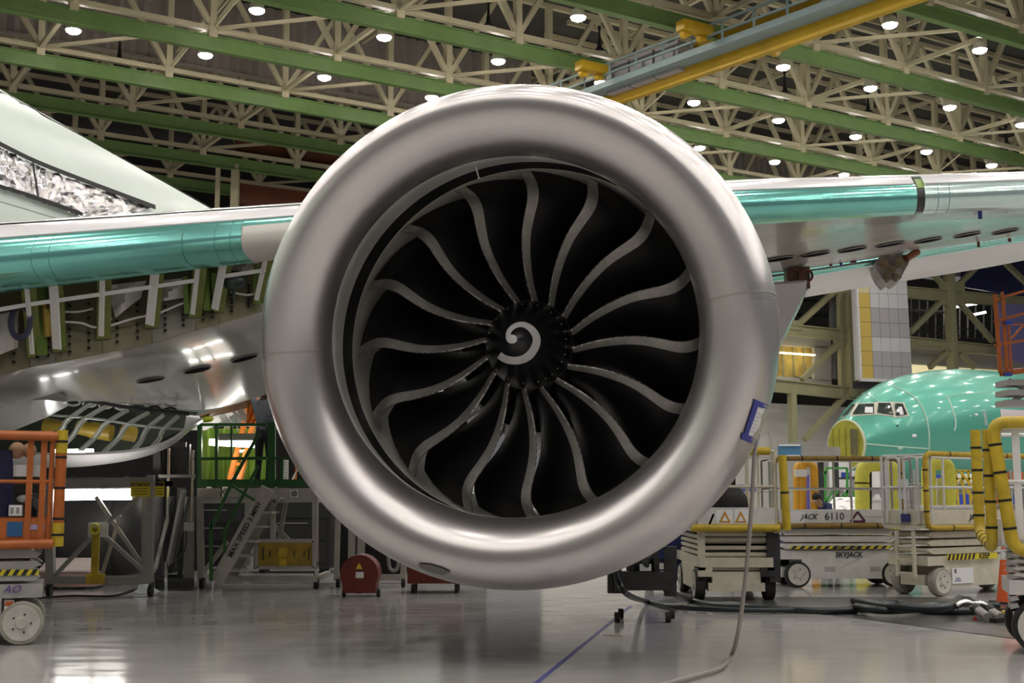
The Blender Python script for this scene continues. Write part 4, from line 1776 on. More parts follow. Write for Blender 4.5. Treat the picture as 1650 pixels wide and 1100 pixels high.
nose_line([(1440, 622), (1465, 634), (1482, 650), (1492, 672), (1497, 700), (1496, 735)], .05, M_jn, 'skin_joint')
nose_line([(1395, 715), (1440, 719), (1497, 723)], .04, M_jn, 'skin_joint')
nose_line([(1527, 640), (1535, 660), (1540, 680), (1538, 694)], .035, mat('door_edge', (0.66, .78, .7), .5), 'door_outline')
nose_line([(1520, 640), (1560, 634), (1620, 630)], .02, M_jn, 'skin_joint')
nose_line([(1390, 634), (1406, 640), (1418, 648)], .03, M_jn, 'skin_joint')
for x, y, r_, mm in ((1473, 702, .13, M_paper), (1446, 686, .06, M_blackp), (1450, 722, .14, M_jn), (1573, 668, .1, M_paper), (1564, 670, .05, M_paper)):
    u, v = npk(x, y)
    c = MB()
    c.sphere(NS(u, v), r_, 8, 6, (1, .6, .7))
    c.build('skin_fitting', mm, nose)
c = MB()
c.sheet(nose_quad([(1583, 662), (1588, 661), (1592, 685), (1587, 686)], .02, 2), .02)
c.build('cabin_window', mat('cabin_window', (0.30, 0.42, 0.40), .3), nose)
c = MB()
c.sheet(nose_quad([(1611, 659), (1650, 661), (1650, 682), (1614, 680)], .03, 3), .02)
c.build('door_cover', mat('door_cover', (0.62, 0.55, 0.56), .5), nose)
# ================================================================ lifts and equipment
M_body = mat('lift_cream', (0.62, 0.58, 0.46), 0.45, 0, .15, 5)
M_bodyw = mat('lift_white', (0.66, 0.65, 0.63), 0.4, 0, .12, 5)
M_bodyg = mat('lift_grey', (0.40, 0.39, 0.37), 0.45, 0, .15, 5)
M_rim = mat('wheel_rim', (0.60, 0.58, 0.52), 0.45, 0, .15, 8)
M_ink = mat('black_ink', (0.02, 0.02, 0.025), 0.6)


def lathe_y(c, prof, cx, cz, n=24):          # revolve (y, r) about the local y axis
    rings = [[Vector((cx + r * math.cos(2 * math.pi * k / n), y, cz + r * math.sin(2 * math.pi * k / n))) for k in range(n)] for y, r in prof]
    c.loft(rings, caps=True)


def wheel(parent, x, y, r, w, side, rim=None, tyre=None):
    c = MB()
    lathe_y(c, [(y - w / 2, r * .80), (y - w / 2, r * .95), (y - w * .38, r), (y + w * .38, r), (y + w / 2, r * .95), (y + w / 2, r * .80)], x, r)
    t = c.build('wheel', tyre or M_black, parent, smooth=True, local=True)
    c = MB()
    o = side * (w / 2 + .004)
    lathe_y(c, [(y + o * .5, r * .82), (y + o * 1.06, r * .82), (y + o * 1.06, r * .74), (y + o * 1.01, r * .70), (y + o * 1.02, r * .28), (y + o * 1.25, r * .24), (y + o * 1.25, r * .10)], x, r)
    c.build('rim', rim or M_rim, t, smooth=True, local=True)
    for k in range(5):
        c = MB()
        a = 2 * math.pi * k / 5
        c.cyl((x + r * .42 * math.cos(a), y + o * .7, r + r * .42 * math.sin(a)), (x + r * .42 * math.cos(a), y + o * 1.12, r + r * .42 * math.sin(a)), r * .05, 6)
        c.build('wheel_nut', M_dark, t, local=True)
    return t


def padded_loop(parent, pts, r=.05, m_=None, n_band=3, name='foam_pad', closed=True, corner=.14):
    path = rounded_path(pts, corner, 5, closed)
    c = MB()
    c.tube(path, r, 10, closed)
    o = c.build(name, m_ or M_pad, parent, smooth=True, local=True, angle=70)
    N = len(pts)
    for i in range(N if closed else N - 1):
        a, b_ = Vector(pts[i]), Vector(pts[(i + 1) % N])
        for k in range(n_band):
            f = (k + .8) / (n_band + .6)
            p = a + (b_ - a) * f
            d = (b_ - a).normalized()
            c = MB()
            c.cyl(p - d * .012, p + d * .012, r * 1.06, 10)
            c.build('tape_band', M_tape, o, local=True)
    return o


def stripe_band(parent, x0, x1, y, z0, z1, n, face=-1):
    """hazard strip: yellow plate with slanting black bars on the side face"""
    c = MB()
    c.box(((x0 + x1) / 2, y, (z0 + z1) / 2), (x1 - x0, .006, z1 - z0))
    o = c.build('hazard_strip', M_hazard, parent, local=True)
    c = MB()
    st = (x1 - x0) / n
    for k in range(n):
        a = x0 + st * k
        c.prism([(a, y + face * .005, z0), (a + st * .5, y + face * .005, z0), (a + st * .9, y + face * .005, z1), (a + st * .4, y + face * .005, z1)], (0, face * .002, 0))
    c.build('hazard_bar', M_ink, o, local=True)
    return o


def side_text(body, size, parent, x, y, z, face=-1, m_=None, shear=0., bold=0., name='lettering'):
    loc = plane_matrix((x, y + face * .006, z), (1, 0, 0) if face < 0 else (-1, 0, 0), (0, 0, 1))
    cu = text(body, size, m_ or M_ink, parent, world_of(parent) @ loc, name, .001, 'CENTER', shear, bold)
    return cu


def scissor_lift(name, label, loc, rot, Ln, W, zdeck, ztop, mb, mrail, mpad, side='front', wheel_r=.2, wheel_dx=.34, layers=3, rails=True, mdeck=None, loops=('side',), tyre=None):
    """long axis x; the -y side faces the camera"""
    t = thing(name, label, 'scissor lift', loc, rot)
    hl, hw = Ln / 2, W / 2
    zc0, zc1 = wheel_r * .65, wheel_r * 2.15
    c = MB()
    c.box((0, 0, (zc0 + zc1) / 2), (Ln - 4 * wheel_r * .95, W * .96, zc1 - zc0))
    c.build('battery_box', mb, t, local=True)
    c = MB()
    c.box((0, 0, zc1 + .07), (Ln * .97, W * .92, .14))
    c.box((0, 0, zc0 + .1), (Ln * .9, W * .55, .16))
    c.build('chassis', mb, t, local=True)
    for sx in (-1, 1):
        for sy in (-1, 1):
            wheel(t, sx * (hl - wheel_dx), sy * (hw - .07), wheel_r, .14, sy, tyre=tyre)
    z = zc1 + .16
    dz = (zdeck - .06 - z) / layers
    for k in range(layers):
        for sy in (-1, 1):
            c = MB()
            y = sy * (hw * .80)
            za, zb = z + dz * k + .01, z + dz * (k + 1) - .02
            ch = .10 * Ln
            if k % 2:
                pl_ = [(-hl * .90, y, za), (hl * .86, y, za), (hl * .95, y, (za + zb) / 2), (hl * .90, y, zb), (-hl * .86, y, zb), (-hl * .95, y, (za + zb) / 2)]
            else:
                pl_ = [(-hl * .86, y, za), (hl * .90, y, za), (hl * .95, y, (za + zb) / 2), (hl * .86, y, zb), (-hl * .90, y, zb), (-hl * .95, y, (za + zb) / 2)]
            c.prism(pl_, (0, sy * .05, 0))
            c.build('scissor_beam', mb, t, local=True)
        for sx in (-1, 0, 1):
            c = MB()
            zz = z + dz * (k + .5)
            c.cyl((sx * hl * .84, -hw * .86, zz), (sx * hl * .84, hw * .86, zz), dz * .28, 10)
            c.build('scissor_pin', mb, t, local=True)
    c = MB()
    c.box((0, 0, zdeck), (Ln, W, .06))
    c.box((0, -hw + .015, zdeck + .13), (Ln, .03, .22))
    c.box((0, hw - .015, zdeck + .13), (Ln, .03, .22))
    c.box((-hl + .015, 0, zdeck + .13), (.03, W, .22))
    c.box((hl - .015, 0, zdeck + .13), (.03, W, .22))
    c.build('platform', mdeck or mb, t, local=True)
    if rails:
        zm = zdeck + (ztop - zdeck) * .55
        for zz in (zm, ztop):
            c = MB()
            c.tube(rounded_path([(-hl, -hw, zz), (hl, -hw, zz), (hl, hw, zz), (-hl, hw, zz)], .05, 3, True), .019, 8, True)
            c.build('guard_rail', mrail, t, smooth=True, local=True)
        for x in ((-hl, -hl + .14, 0.12, hl - .14, hl) if len(loops) or W > 1 else (-hl, 0.3, hl)):
            for y in (-hw, hw):
                c = MB()
                c.cyl((x, y, zdeck), (x, y, ztop), .02, 8)
                c.build('rail_post', mrail, t, smooth=True, local=True)
    if 'side' in loops:
        e = .05
        padded_loop(t, [(-hl - e, -hw - .06, ztop + .02), (hl * .82, -hw - .06, ztop + .02), (hl * .88, -hw - .06, zdeck - .02), (-hl - e, -hw - .06, zdeck - .02)], .042, mpad)
    if 'end' in loops:
        padded_loop(t, [(-hl - .06, -hw - .03, ztop + .02), (-hl - .06, hw + .03, ztop + .02), (-hl - .06, hw + .03, zdeck - .02), (-hl - .06, -hw - .03, zdeck - .02)], .042, mpad)
    return t


# --- lift 6110, broadside behind the others
g0 = G(1362, 946)
lA = scissor_lift('scissor_lift', 'white scissor lift numbered 6110 with brown-yellow padded rails, seen broadside', (g0.x, g0.y + .45, 0), R(4), 2.32, .90, 1.04, 2.12, M_bodyw, M_chrome, mat('old_pad', (0.27, 0.17, 0.03), .6, 0, .3, 8), wheel_r=.215, layers=3)
stripe_band(lA, -.95, 1.0, -.47, .635, .685, 14)
side_text('KEEP   CLEAR', .075, lA, 0, -.476, .66)
side_text('SKYJACK', .115, lA, .05, -.43, .535, bold=.003, shear=.2)
side_text('6110', .17, lA, -.18, -.452, 1.17)
side_text('JACK', .12, lA, -.62, -.452, 1.165, shear=.35, bold=.002)
c = MB()
for a, b_ in (((.10, 1.09), (.22, 1.25)), ((.22, 1.25), (.34, 1.09)), ((.34, 1.09), (.10, 1.09))):
    c.bar((a[0], -.456, a[1]), (b_[0], -.456, b_[1]), .008, .035, up=Vector((0, 1, 0)).cross(Vector((b_[0] - a[0], 0, b_[1] - a[1])).normalized()))
c.build('triangle_mark', mat('maroon_ink', (0.10, 0.02, 0.05), .5), lA, local=True)
c = MB()
c.box((.55, -.454, 1.17), (.45, .004, .015))
c.build('decal', MATS['faint_ink'], lA, local=True)
c = MB()
c.box((-.86, -.454, 1.16), (.34, .006, .2))
c.build('decal', M_paper, lA, local=True)
for x in (-.28, .5):
    c = MB()
    c.box((x, -.436, .30), (.18, .004, .07))
    c.build('data_plate', M_bodyg, lA, local=True)

# --- end-on lift under the nacelle's flank
g0 = G(1178, 968)
lC = scissor_lift('scissor_lift', 'dirty cream scissor lift with warning triangles, seen end-on beside the nacelle', (g0.x + .08, g0.y + 1.05, 0), R(90), 2.3, 1.16, 1.02, 2.16, M_body, M_body, M_yellow, wheel_r=.225, layers=4, loops=(), tyre=mat('tyre_dark', (0.03, 0.028, 0.025), .7, 0, .3, 8))
M_lc = world_of(lC)
# its camera-facing end is local -x
padded_loop(lC, [(-1.2, -.62, 1.05), (-1.2, .66, 1.05)], .055, M_yellow, 0, 'end_bumper', closed=False)
padded_loop(lC, [(-1.22, -.72, 1.02), (-1.22, -.68, 2.1)], .06, M_yellow, 1, 'foam_pad', closed=False)
padded_loop(lC, [(-1.2, -.5, 2.16), (-1.2, .05, 2.16)], .06, M_yellow, 0, 'foam_pad', closed=False)
c = MB()
c.box((-1.17, 0, 1.20), (.03, 1.12, .29))
c.build('end_plate', M_bodyw, lC, local=True)


def end_decal(y, z, w, h, m_, nm='decal', x=-1.19):
    c = MB()
    c.box((x, y, z), (.004, w, h))
    return c.build(nm, m_, lC, local=True)


end_decal(.18, 1.21, .24, .2, M_paper)
end_decal(-.07, 1.21, .2, .2, M_paper)
for y, mm in ((.17, mat('warning_orange', (0.55, 0.25, 0.03), .5)), (-.06, MATS['warning_orange'])):
    c = MB()
    c.prism([(-1.194, y - .085, 1.13), (-1.194, y + .085, 1.13), (-1.194, y, 1.30)], (-.003, 0, 0))
    w_ = c.build('warning_triangle', mm, lC, local=True)
    c = MB()
    c.prism([(-1.198, y - .045, 1.15), (-1.198, y + .045, 1.15), (-1.198, y, 1.24)], (-.002, 0, 0))
    c.build('triangle_core', M_paper, w_, local=True)
for z in (.46, .56, .66, .76, .88, .96):
    c = MB()
    c.cyl((-1.02, -.46, z), (-1.02, .46, z), .032, 10)
    c.build('cross_tube', M_body, lC, local=True)
for y in (-.50, .50):
    c = MB()
    c.box((-1.06, y, .72), (.10, .10, .56))
    c.box((-1.05, y * .9, .42), (.12, .2, .14))
    c.build('scissor_foot', M_body if y > 0 else M_dark, lC, local=True)
c = MB()
c.box((-1.0, 0, .20), (.2, .82, .12))
c.box((-1.0, 0, .34), (.16, .70, .16))
c.build('axle_beam', M_body, lC, local=True)
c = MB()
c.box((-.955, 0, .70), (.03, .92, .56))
c.build('stack_shadow_plate', M_void, lC, local=True)  # black plate added for the dark gaps behind the cross tubes
c = MB()
c.box((-1.05, -.56, .62), (.10, .16, .7))
c.build('side_guard', M_dark, lC, local=True)
# --- things on its platform: bag, bottle, tool stand
o0 = M_lc @ Vector((-.75, 0, 1.05))
c = MB()
c.sphere(o0 + Vector((-.02, 0, .33)), .28, 14, 8, (1, .8, 1.1))
c.box(o0 + Vector((.02, 0, .62)), (.1, .05, .2))
tag(c.build('tool_bag', mat('bag_black', (0.01, 0.01, 0.012), .6), smooth=True), 'black tool bag standing on the end-on scissor lift', 'bag')
t = thing('fire_extinguisher', 'yellow cylinder bottle hanging on the end-on scissor lift', 'bottle', o0 + Vector((-.42, -.30, .50)))
c = MB()
c.cyl((0, 0, 0), (0, 0, .30), .04, 12)
c.cyl((0, 0, .30), (0, 0, .36), .04, 12, .015)
c.build('cylinder_body', M_yellow, t, smooth=True, local=True)
c = MB()
c.cyl((0, 0, .36), (0, 0, .42), .015, 8)
c.box((.02, 0, .42), (.08, .02, .02))
c.build('valve', M_dark, t, local=True)
t = thing('step_stool', 'small white folding stool on the end-on scissor lift', 'stool', o0 + Vector((-.16, -.32, .04)))
c = MB()
c.box((0, 0, .17), (.42, .22, .025))
c.build('seat', M_white, t, local=True)
for s_ in (-1, 1):
    c = MB()
    c.bar((s_ * .17, -.1, .16), (s_ * .24, -.1, 0), .03)
    c.build('leg', M_white, t, local=True)
    c = MB()
    c.bar((s_ * .17, .1, .16), (s_ * .24, .1, 0), .03)
    c.build('leg', M_white, t, local=True)

# --- cream lift with KEEP strip, seen at an angle
g0 = G(1505, 962)
rB = R(33)
cB = Vector((g0.x, g0.y, 0)) + Matrix.Rotation(rB, 3, 'Z') @ Vector((1.25, .42, 0))
lB = scissor_lift('scissor_lift', 'cream scissor lift with hazard strip reading KEEP, turned beside the orange cone', cB, rB, 2.7, .82, 1.05, 2.13, M_body, M_bodyw, M_pad, wheel_r=.215, layers=3, tyre=mat('tyre_white', (0.33, 0.31, 0.27), .7, 0, .2, 8))
stripe_band(lB, -.92, -.25, -.43, .54, .63, 7)
c = MB()
c.box((.02, -.43, .585), (.52, .006, .09))
c.build('keep_plate', M_hazard, lB, local=True)
side_text('KEEP', .12, lB, -.04, -.432, .585, bold=.002)
c = MB()
c.box((-.55, -.41, .30), (.5, .004, .24))
c.build('decal', M_paper, lB, local=True)
side_text('K', .07, lB, -.72, -.41, .37, bold=.004)
side_text('JACK', .12, lB, -.2, -.41, 1.18, bold=.003, shear=.35)
for k in range(3):
    c = MB()
    c.box((-.67, -.413, .22 + .022 * k), (.16 - .03 * k, .003, .012))
    c.build('print_line', mat('faint_blue', (0.18, 0.18, 0.35), .6), lB, local=True)
# ladder at its end and control box
for y in (-.22, .10):
    c = MB()
    c.bar((-1.42, y, .3), (-1.42, y, .98), .05, .04)
    c.build('ladder_rail', M_body, lB, local=True)
for z in (.35, .55, .75):
    c = MB()
    c.bar((-1.42, -.22, z), (-1.42, .10, z), .03)
    c.build('ladder_rung', M_body, lB, local=True)
for yy in (-.3, .05):
    c = MB()
    c.tube(rounded_path([(-1.37, yy, 1.1), (-1.37, yy, 2.1), (-1.37, yy + .26, 2.1), (-1.37, yy + .26, 1.1)], .08, 4), .022, 8)
    c.build('gate_hoop', M_bodyw, lB, smooth=True, local=True)
c = MB()
c.box((-1.39, -.06, 1.18), (.03, .16, .12))
c.build('blue_decal', mat('navy_label', (0.03, 0.03, 0.16), .5), lB, local=True)
c = MB()
c.box((-1.3, .05, 1.62), (.01, .2, .3))
c.build('hanging_paper', M_paper, lB, local=True)

# --- big yellow padded lift at the picture's edge
rD = R(-16)
cD = Vector((P(1622, 1040, 12.5).x, 12.5, 0)) + Matrix.Rotation(rD, 3, 'Z') @ Vector((1.12, .45, 0))
lD = scissor_lift('scissor_lift', 'white scissor lift with thick yellow padded rails, cut off by the picture edge', cD, rD, 2.2, .9, 1.04, 2.14, M_bodyw, M_white, M_yellow, wheel_r=.26, wheel_dx=.30, layers=4, loops=())
padded_loop(lD, [(-1.17, -.50, 2.22), (.9, -.50, 2.22), (.9, -.5, .98), (-1.02, -.50, .98)], .062, M_yellow, 4)
padded_loop(lD, [(-1.25, .52, 2.2), (-1.25, .52, 1.12), (-1.2, -.36, 1.0), (-1.2, -.40, 2.16)], .055, M_yellow, 4, closed=False)
for x in (-.95, -.72):
    c = MB()
    c.box((x, -.44, 1.62), (.07 if x < -.9 else .12, .03, 1.05))
    c.build('gate_panel', M_white, lD, local=True)
c = MB()
c.tube(rounded_path([(-.58, -.47, 1.78), (-.58, -.47, 1.42), (-.30, -.47, 1.42), (-.30, -.47, 1.78)], .03, 3, True), .018, 8, True)
c.build('yellow_placard_frame', M_palepad, lD, local=True)
for k in range(9):
    c = MB()
    z = .42 + .07 * k
    c.prism([(-1.06, -.40, z), (-.98, -.40, z + .02), (-1.0, -.40, z + .06), (-1.06, -.40, z + .05)], (0, .3, 0))
    c.build('worn_bumper', M_bodyg, lD, local=True)

# --- orange-railed lift at the other edge
rE = R(19)
cE = Vector((P(76, 1030, 13.3).x, 13.3, 0)) + Matrix.Rotation(rE, 3, 'Z') @ Vector((-1.16, .45, 0))
lE = scissor_lift('scissor_lift', 'grey scissor lift with orange rails and yellow pad ends near the frame cart', cE, rE, 2.25, .9, 1.04, 2.16, M_bodyg, M_orange, M_orange, wheel_r=.22, wheel_dx=.22, layers=3, loops=(), mdeck=M_orange, tyre=mat('tyre_cream', (0.40, 0.39, 0.33), .7, 0, .2, 8))
padded_loop(lE, [(1.22, -.46, 1.02), (1.22, -.46, 2.16)], .055, M_orange, 3, 'foam_pad', closed=False)
for z in (1.10, 2.06):
    padded_loop(lE, [(1.22, -.46, z - .11), (1.22, -.46, z + .13)], .06, M_yellow, 1, 'yellow_pad', closed=False)
padded_loop(lE, [(-1.0, -.48, 2.16), (1.18, -.48, 2.12)], .05, M_orange, 0, 'top_pad', closed=False)
padded_loop(lE, [(-1.0, -.50, 1.0), (1.18, -.50, 1.02)], .05, M_orange, 0, 'bottom_pad', closed=False)
for x in (.92, 1.05):
    c = MB()
    c.bar((x, -.44, 1.06), (x, -.44, 2.1), .06, .05)
    c.build('gate_post', M_orange, lE, local=True)
stripe_band(lE, .45, 1.05, -.42, .70, .76, 7)
side_text('AO', .11, lE, .80, -.425, .56, m_=mat('violet_ink', (0.10, 0.05, 0.30), .5), shear=.3)
c = MB()
c.box((.80, -.458, 1.17), (.15, .006, .15))
c.build('blue_decal', mat('decal_blue', (0.02, 0.10, 0.25), .5), lE, local=True)
c = MB()
c.box((1.0, -.456, 1.19), (.18, .005, .05))
c.build('lilac_decal', mat('decal_lilac', (0.35, 0.3, 0.5), .5), lE, local=True)
c = MB()
c.box((.78, -.436, .34), (.09, .004, .22))
c.build('data_plate', M_paper, lE, local=True)
c = MB()
c.box((.78, -.44, .42), (.08, .004, .05))
c.build('data_plate', M_orange, lE, local=True)
for x in (.78, .90):
    t = thing('rag_bundle', ('smaller' if x > .8 else 'larger') + ' tan rounded bundle hanging inside the orange rails', 'bundle', world_of(lE) @ Vector((x, -.25, 1.98)))
    c = MB()
    c.sphere((0, 0, 0), .085 if x < .8 else .075, 12, 8, (1, 1, 1.05))
    c.build('padding', mat('tan_leather', (0.42, 0.25, 0.15), .6), t, smooth=True, local=True)
    c = MB()
    c.cyl((0, 0, .07), (0, 0, .2), .012, 6)
    c.build('cord', M_dark, t, local=True)
t = thing('white_tray', 'white plastic tray hung inside the orange rails', 'tray', world_of(lE) @ Vector((.83, -.2, 1.72)))
c = MB()
c.box((0, 0, 0), (.34, .2, .02))
for sx in (-1, 1):
    c.box((sx * .17, 0, .05), (.02, .2, .12))
    c.box((0, sx * .1, .05), (.34, .02, .12))
c.build('tray_shell', M_white, t, local=True)
t = thing('work_jacket', 'dark navy jacket hung at the frame edge inside the orange rails', 'jacket', world_of(lE) @ Vector((.55, -.3, 1.3)))
c = MB()
g = []
for i in range(8):
    f = i / 7
    g.append([Vector(((j / 8 - .5) * (.34 + .12 * f) + .0, .05 * math.sin(j * 1.7 + f * 2), .68 * (1 - f))) for j in range(9)])
c.sheet(g, .02)
c.build('cloth', mat('navy_cloth', (0.012, 0.012, 0.05), .8), t, smooth=True, local=True)
c = MB()
c.tube([(0, 0, .67), (0, 0, .80), (.03, 0, .84)], .012, 6)
c.build('hook', M_dark, t, local=True)
for k, (x, y, z) in enumerate(((.88, -.40, 1.48), (.80, -.38, 1.36))):
    t = thing('power_socket' if k else 'work_glove', 'white socket box fixed inside the orange rails' if k else 'grey work glove draped inside the orange rails', 'socket' if k else 'glove', world_of(lE) @ Vector((x, y, z)))
    c = MB()
    if k:
        c.box((0, 0, 0), (.13, .04, .11))
        c.build('socket_box', M_paper, t, local=True)
        for s_ in (-1, 1):
            c = MB()
            c.box((s_ * .03, -.025, 0), (.03, .01, .06))
            c.build('socket_face', M_grey, t, local=True)
    else:
        c.sphere((0, 0, 0), .07, 10, 6, (1.2, .5, .6))
        c.build('palm', M_grey, t, smooth=True, local=True)
        for j in range(4):
            c = MB()
            c.tube([(.06, 0, .02 - .02 * j), (.12, 0, -.01 - .025 * j), (.15, 0, -.05 - .025 * j)], .012, 6)
            c.build('finger', M_dark, t, smooth=True, local=True)

# --- raised orange basket at upper edge
t = thing('raised_basket', 'raised orange work basket with mesh rails in front of the purple screen', 'work platform', P(1640, 606, 26))
YK = 26.0


def K(x, y, d=0.0):
    return P(x, y, YK + d)


for x0, y0, x1, y1, w in ((1603, 474, 1612, 600, .07), (1616, 478, 1622, 600, .06), (1625, 520, 1630, 598, .04), (1602, 518, 1690, 494, .05), (1602, 556, 1690, 542, .05), (1610, 480, 1690, 458, .05), (1604, 484, 1612, 480, .05), (1612, 602, 1690, 592, .10), (1630, 545, 1648, 525, .04), (1660, 470, 1664, 595, .05), (1603, 522, 1690, 523, .03)):
    c = MB()
    c.bar(K(x0, y0), K(x1, y1), w)
    c.build('basket_rail', M_orange, t)
for x0, y0, x1, y1, w in ((1603, 474, 1612, 600, .05), (1660, 470, 1664, 595, .05), (1602, 518, 1690, 494, .04)):
    c = MB()
    c.bar(K(x0 + 12, y0 - 4, 1.0), K(x1 + 12, y1 - 4, 1.0), w)
    c.build('basket_rail', M_orange, t)
c = MB()
c.prism([K(1610, 604), K(1700, 594), K(1712, 590, 1), K(1622, 600, 1)], (0, 0, .06))
c.build('basket_floor', M_orange, t)
c = MB()
for k in range(3):
    c.box(K(1660, 618 + 16 * k, .4), (1.2, .7, .12))
c.bar(K(1625, 612, .2), K(1690, 650, .2), .08)
c.bar(K(1690, 612, .2), K(1625, 650, .2), .08)
c.build('scissor_stack', M_bodyg, t)
for x, y in ((1625, 520), (1624, 603)):
    c = MB()
    c.box(K(x, y, -.08), (.14, .1, .07))
    c.build('blue_clamp', M_bluep, t)
# mast below so that the basket stands on something
c = MB()
bp_ = K(1690, 650, .4)
c.box((bp_.x, bp_.y, bp_.z / 2), (.5, .5, bp_.z))
c.build('mast', M_bodyg, t)

# --- traffic cone between the two lifts at the edge
gc = G(1626, 972)
t = thing('traffic_cone', 'orange traffic cone with a white band behind the big padded lift', 'cone', (gc.x, gc.y, 0))
c = MB()
c.cyl((0, 0, .03), (0, 0, .95), .17, 18, .05)
c.build('cone_body', mat('cone_orange', (0.75, 0.12, 0.03), .5), t, smooth=True, local=True)
c = MB()
c.box((0, 0, .015), (.42, .42, .03))
c.build('base', M_black, t, local=True)
c = MB()
c.cyl((0, 0, .60), (0, 0, .76), .103 - .02, 18, .084 - .01)
o = c.build('reflective_band', M_paper, t, smooth=True, local=True)
o.scale = (1.14, 1.14, 1)

# ================================================================ hoses, tape, cables on the floor


def floor_path(pts, z=.04, n=6):
    return spline([Vector((G(x, y).x, G(x, y).y, z)) for x, y in pts], n)


M_hose = mat('dark_hose', (0.015, 0.022, 0.024), 0.35)
c = MB()
pp = [E(.9, r_out(.9), R(-60)) * 0 + P(1040, 905, 15.5), P(1050, 925, 15.6), P(1075, 950, 15.8)] + [Vector((G(x, y).x, G(x, y).y, .05)) for x, y in ((1110, 972), (1160, 982), (1240, 987), (1320, 990), (1380, 989))]
c.tube(spline(pp, 6), .045, 10)
tag(c.build('black_hose', M_hose, smooth=True), 'thick black hose dropping from under the nacelle and lying towards the coil', 'hose')
c = MB()
pp = [P(992, 920, 14.6), P(998, 940, 14.7), P(1012, 958, 14.8)] + [Vector((G(x, y).x, G(x, y).y, .05)) for x, y in ((1040, 974), (1090, 984), (1200, 989), (1330, 988), (1400, 984))]
c.tube(spline(pp, 6), .035, 10)
tag(c.build('black_hose', M_hose, smooth=True), 'thinner black hose curving from the dark cart along the floor', 'hose')
for k, pts in enumerate(([(1395, 987), (1378, 982), (1400, 978), (1450, 978), (1470, 984), (1500, 990), (1540, 991), (1600, 989)], [(1380, 990), (1420, 996), (1470, 994), (1510, 987), (1560, 988), (1610, 988)], [(1376, 986), (1410, 993), (1450, 998), (1500, 1000), (1530, 996), (1548, 982)])):
    c = MB()
    ps = [Vector((G(x, y).x, G(x, y).y, .05 + .05 * k)) for x, y in pts]
    if k == 2:
        ps += [P(1552, 970, ps[-1].y), P(1560, 966, ps[-1].y), P(1572, 975, ps[-1].y)]
    c.tube(spline(ps, 6), .05, 10)
    tag(c.build('hose_loop', M_hose, smooth=True), ('lowest', 'middle', 'topmost')[k] + ' loop of the dark hose coil beside the cream lift', 'hose')
for k, (x, y) in enumerate(((1556, 970), (1578, 972))):
    o = P(x, y, 16.2)
    e = P(x + 36, y + 34, 15.6)
    t = thing('hose_coupling', ('nearer' if k == 0 else 'further') + ' chrome hose coupling on the end of the dark hose coil', 'coupling', (e.x, e.y, 0))
    c = MB()
    c.tube(spline([o + Vector((-.12, 0, -.05)), o, o + Vector((.12, 0, -.06))], 5), .045, 10)
    c.build('elbow', M_chrome, t, smooth=True)
    c = MB()
    c.cyl(o + Vector((.12, 0, -.06)), (o + e) / 2 + Vector((.03, 0, .02)), .06, 12)
    c.build('grip', M_black, t, smooth=True)
    c = MB()
    e2 = Vector((e.x, e.y, max(e.z, .06)))
    c.cyl((o + e) / 2 + Vector((.03, 0, .02)), e2, .055, 12)
    c.build('collar', M_grey, t, smooth=True)
    c = MB()
    hh = (o + e) / 2 + Vector((-.05, -.06, -.05))
    c.bar(hh, hh + Vector((.06, 0, -.14)), .03)
    c.build('red_lever', mat('lever_red', (0.45, 0.02, 0.02), .4), t)
t = thing('hose_bracket', 'black hose bracket with a yellow clamp beside the right-edge wheel', 'bracket', G(1620, 1000))
c = MB()
c.bar(P(1595, 985, 15.9), P(1650, 990, 15.9), .06, .1)
c.bar(G(1600, 1004) + Z * .03, G(1650, 1000) + Z * .03, .1, .06)
c.build('arm', M_black, t)
c = MB()
c.cyl(P(1615, 992, 15.7), P(1635, 992, 15.7), .07, 12)
c.build('yellow_clamp', M_yellow, t, smooth=True)

# grey hose hanging from the placard to the floor
c = MB()
pp = [P(1222, 700, 12.2), P(1216, 730, 12.1), P(1212, 800, 12.0), P(1206, 880, 11.95), P(1198, 960, 11.9), P(1188, 1025, 11.85)] + [Vector((G(x, y).x, G(x, y).y, .03)) for x, y in ((1178, 1062), (1160, 1082), (1120, 1095), (1060, 1112), (1000, 1135))]
c.tube(spline(pp, 7), .02, 8)
tag(c.build('grey_hose', mat('grey_hose', (0.30, 0.27, 0.25), .5), smooth=True), 'thin grey hose hanging from the cowl placard and curling onto the floor', 'hose')
# blue tape line on the floor
c = MB()
a, b_ = G(1016, 976), G(850, 1112)
c.bar(a + Z * .002, b_ + Z * .002, .045, .003)
tag(c.build('floor_tape', mat('tape_floor_blue', (0.10, 0.10, 0.30), .5)), 'blue tape line running across the floor below the engine', 'tape')
c = MB()
a, b_ = G(972, 1023), G(1004, 1024)
c.bar(a + Z * .002, b_ + Z * .002, .05, .003)
tag(c.build('floor_mark', mat('mark_tan', (0.40, 0.30, 0.14), .5)), 'short faded tan mark on the floor crossing the blue tape', 'floor mark')

# ================================================================ dark cart under the nacelle flank
YD = 15.6
t = thing('hose_reel_cart', 'black wheeled cart with a hose reel under the nacelle', 'cart', G(1040, 970))


def Dp(x, y, d=0.0):
    return P(x, y, YD + d)


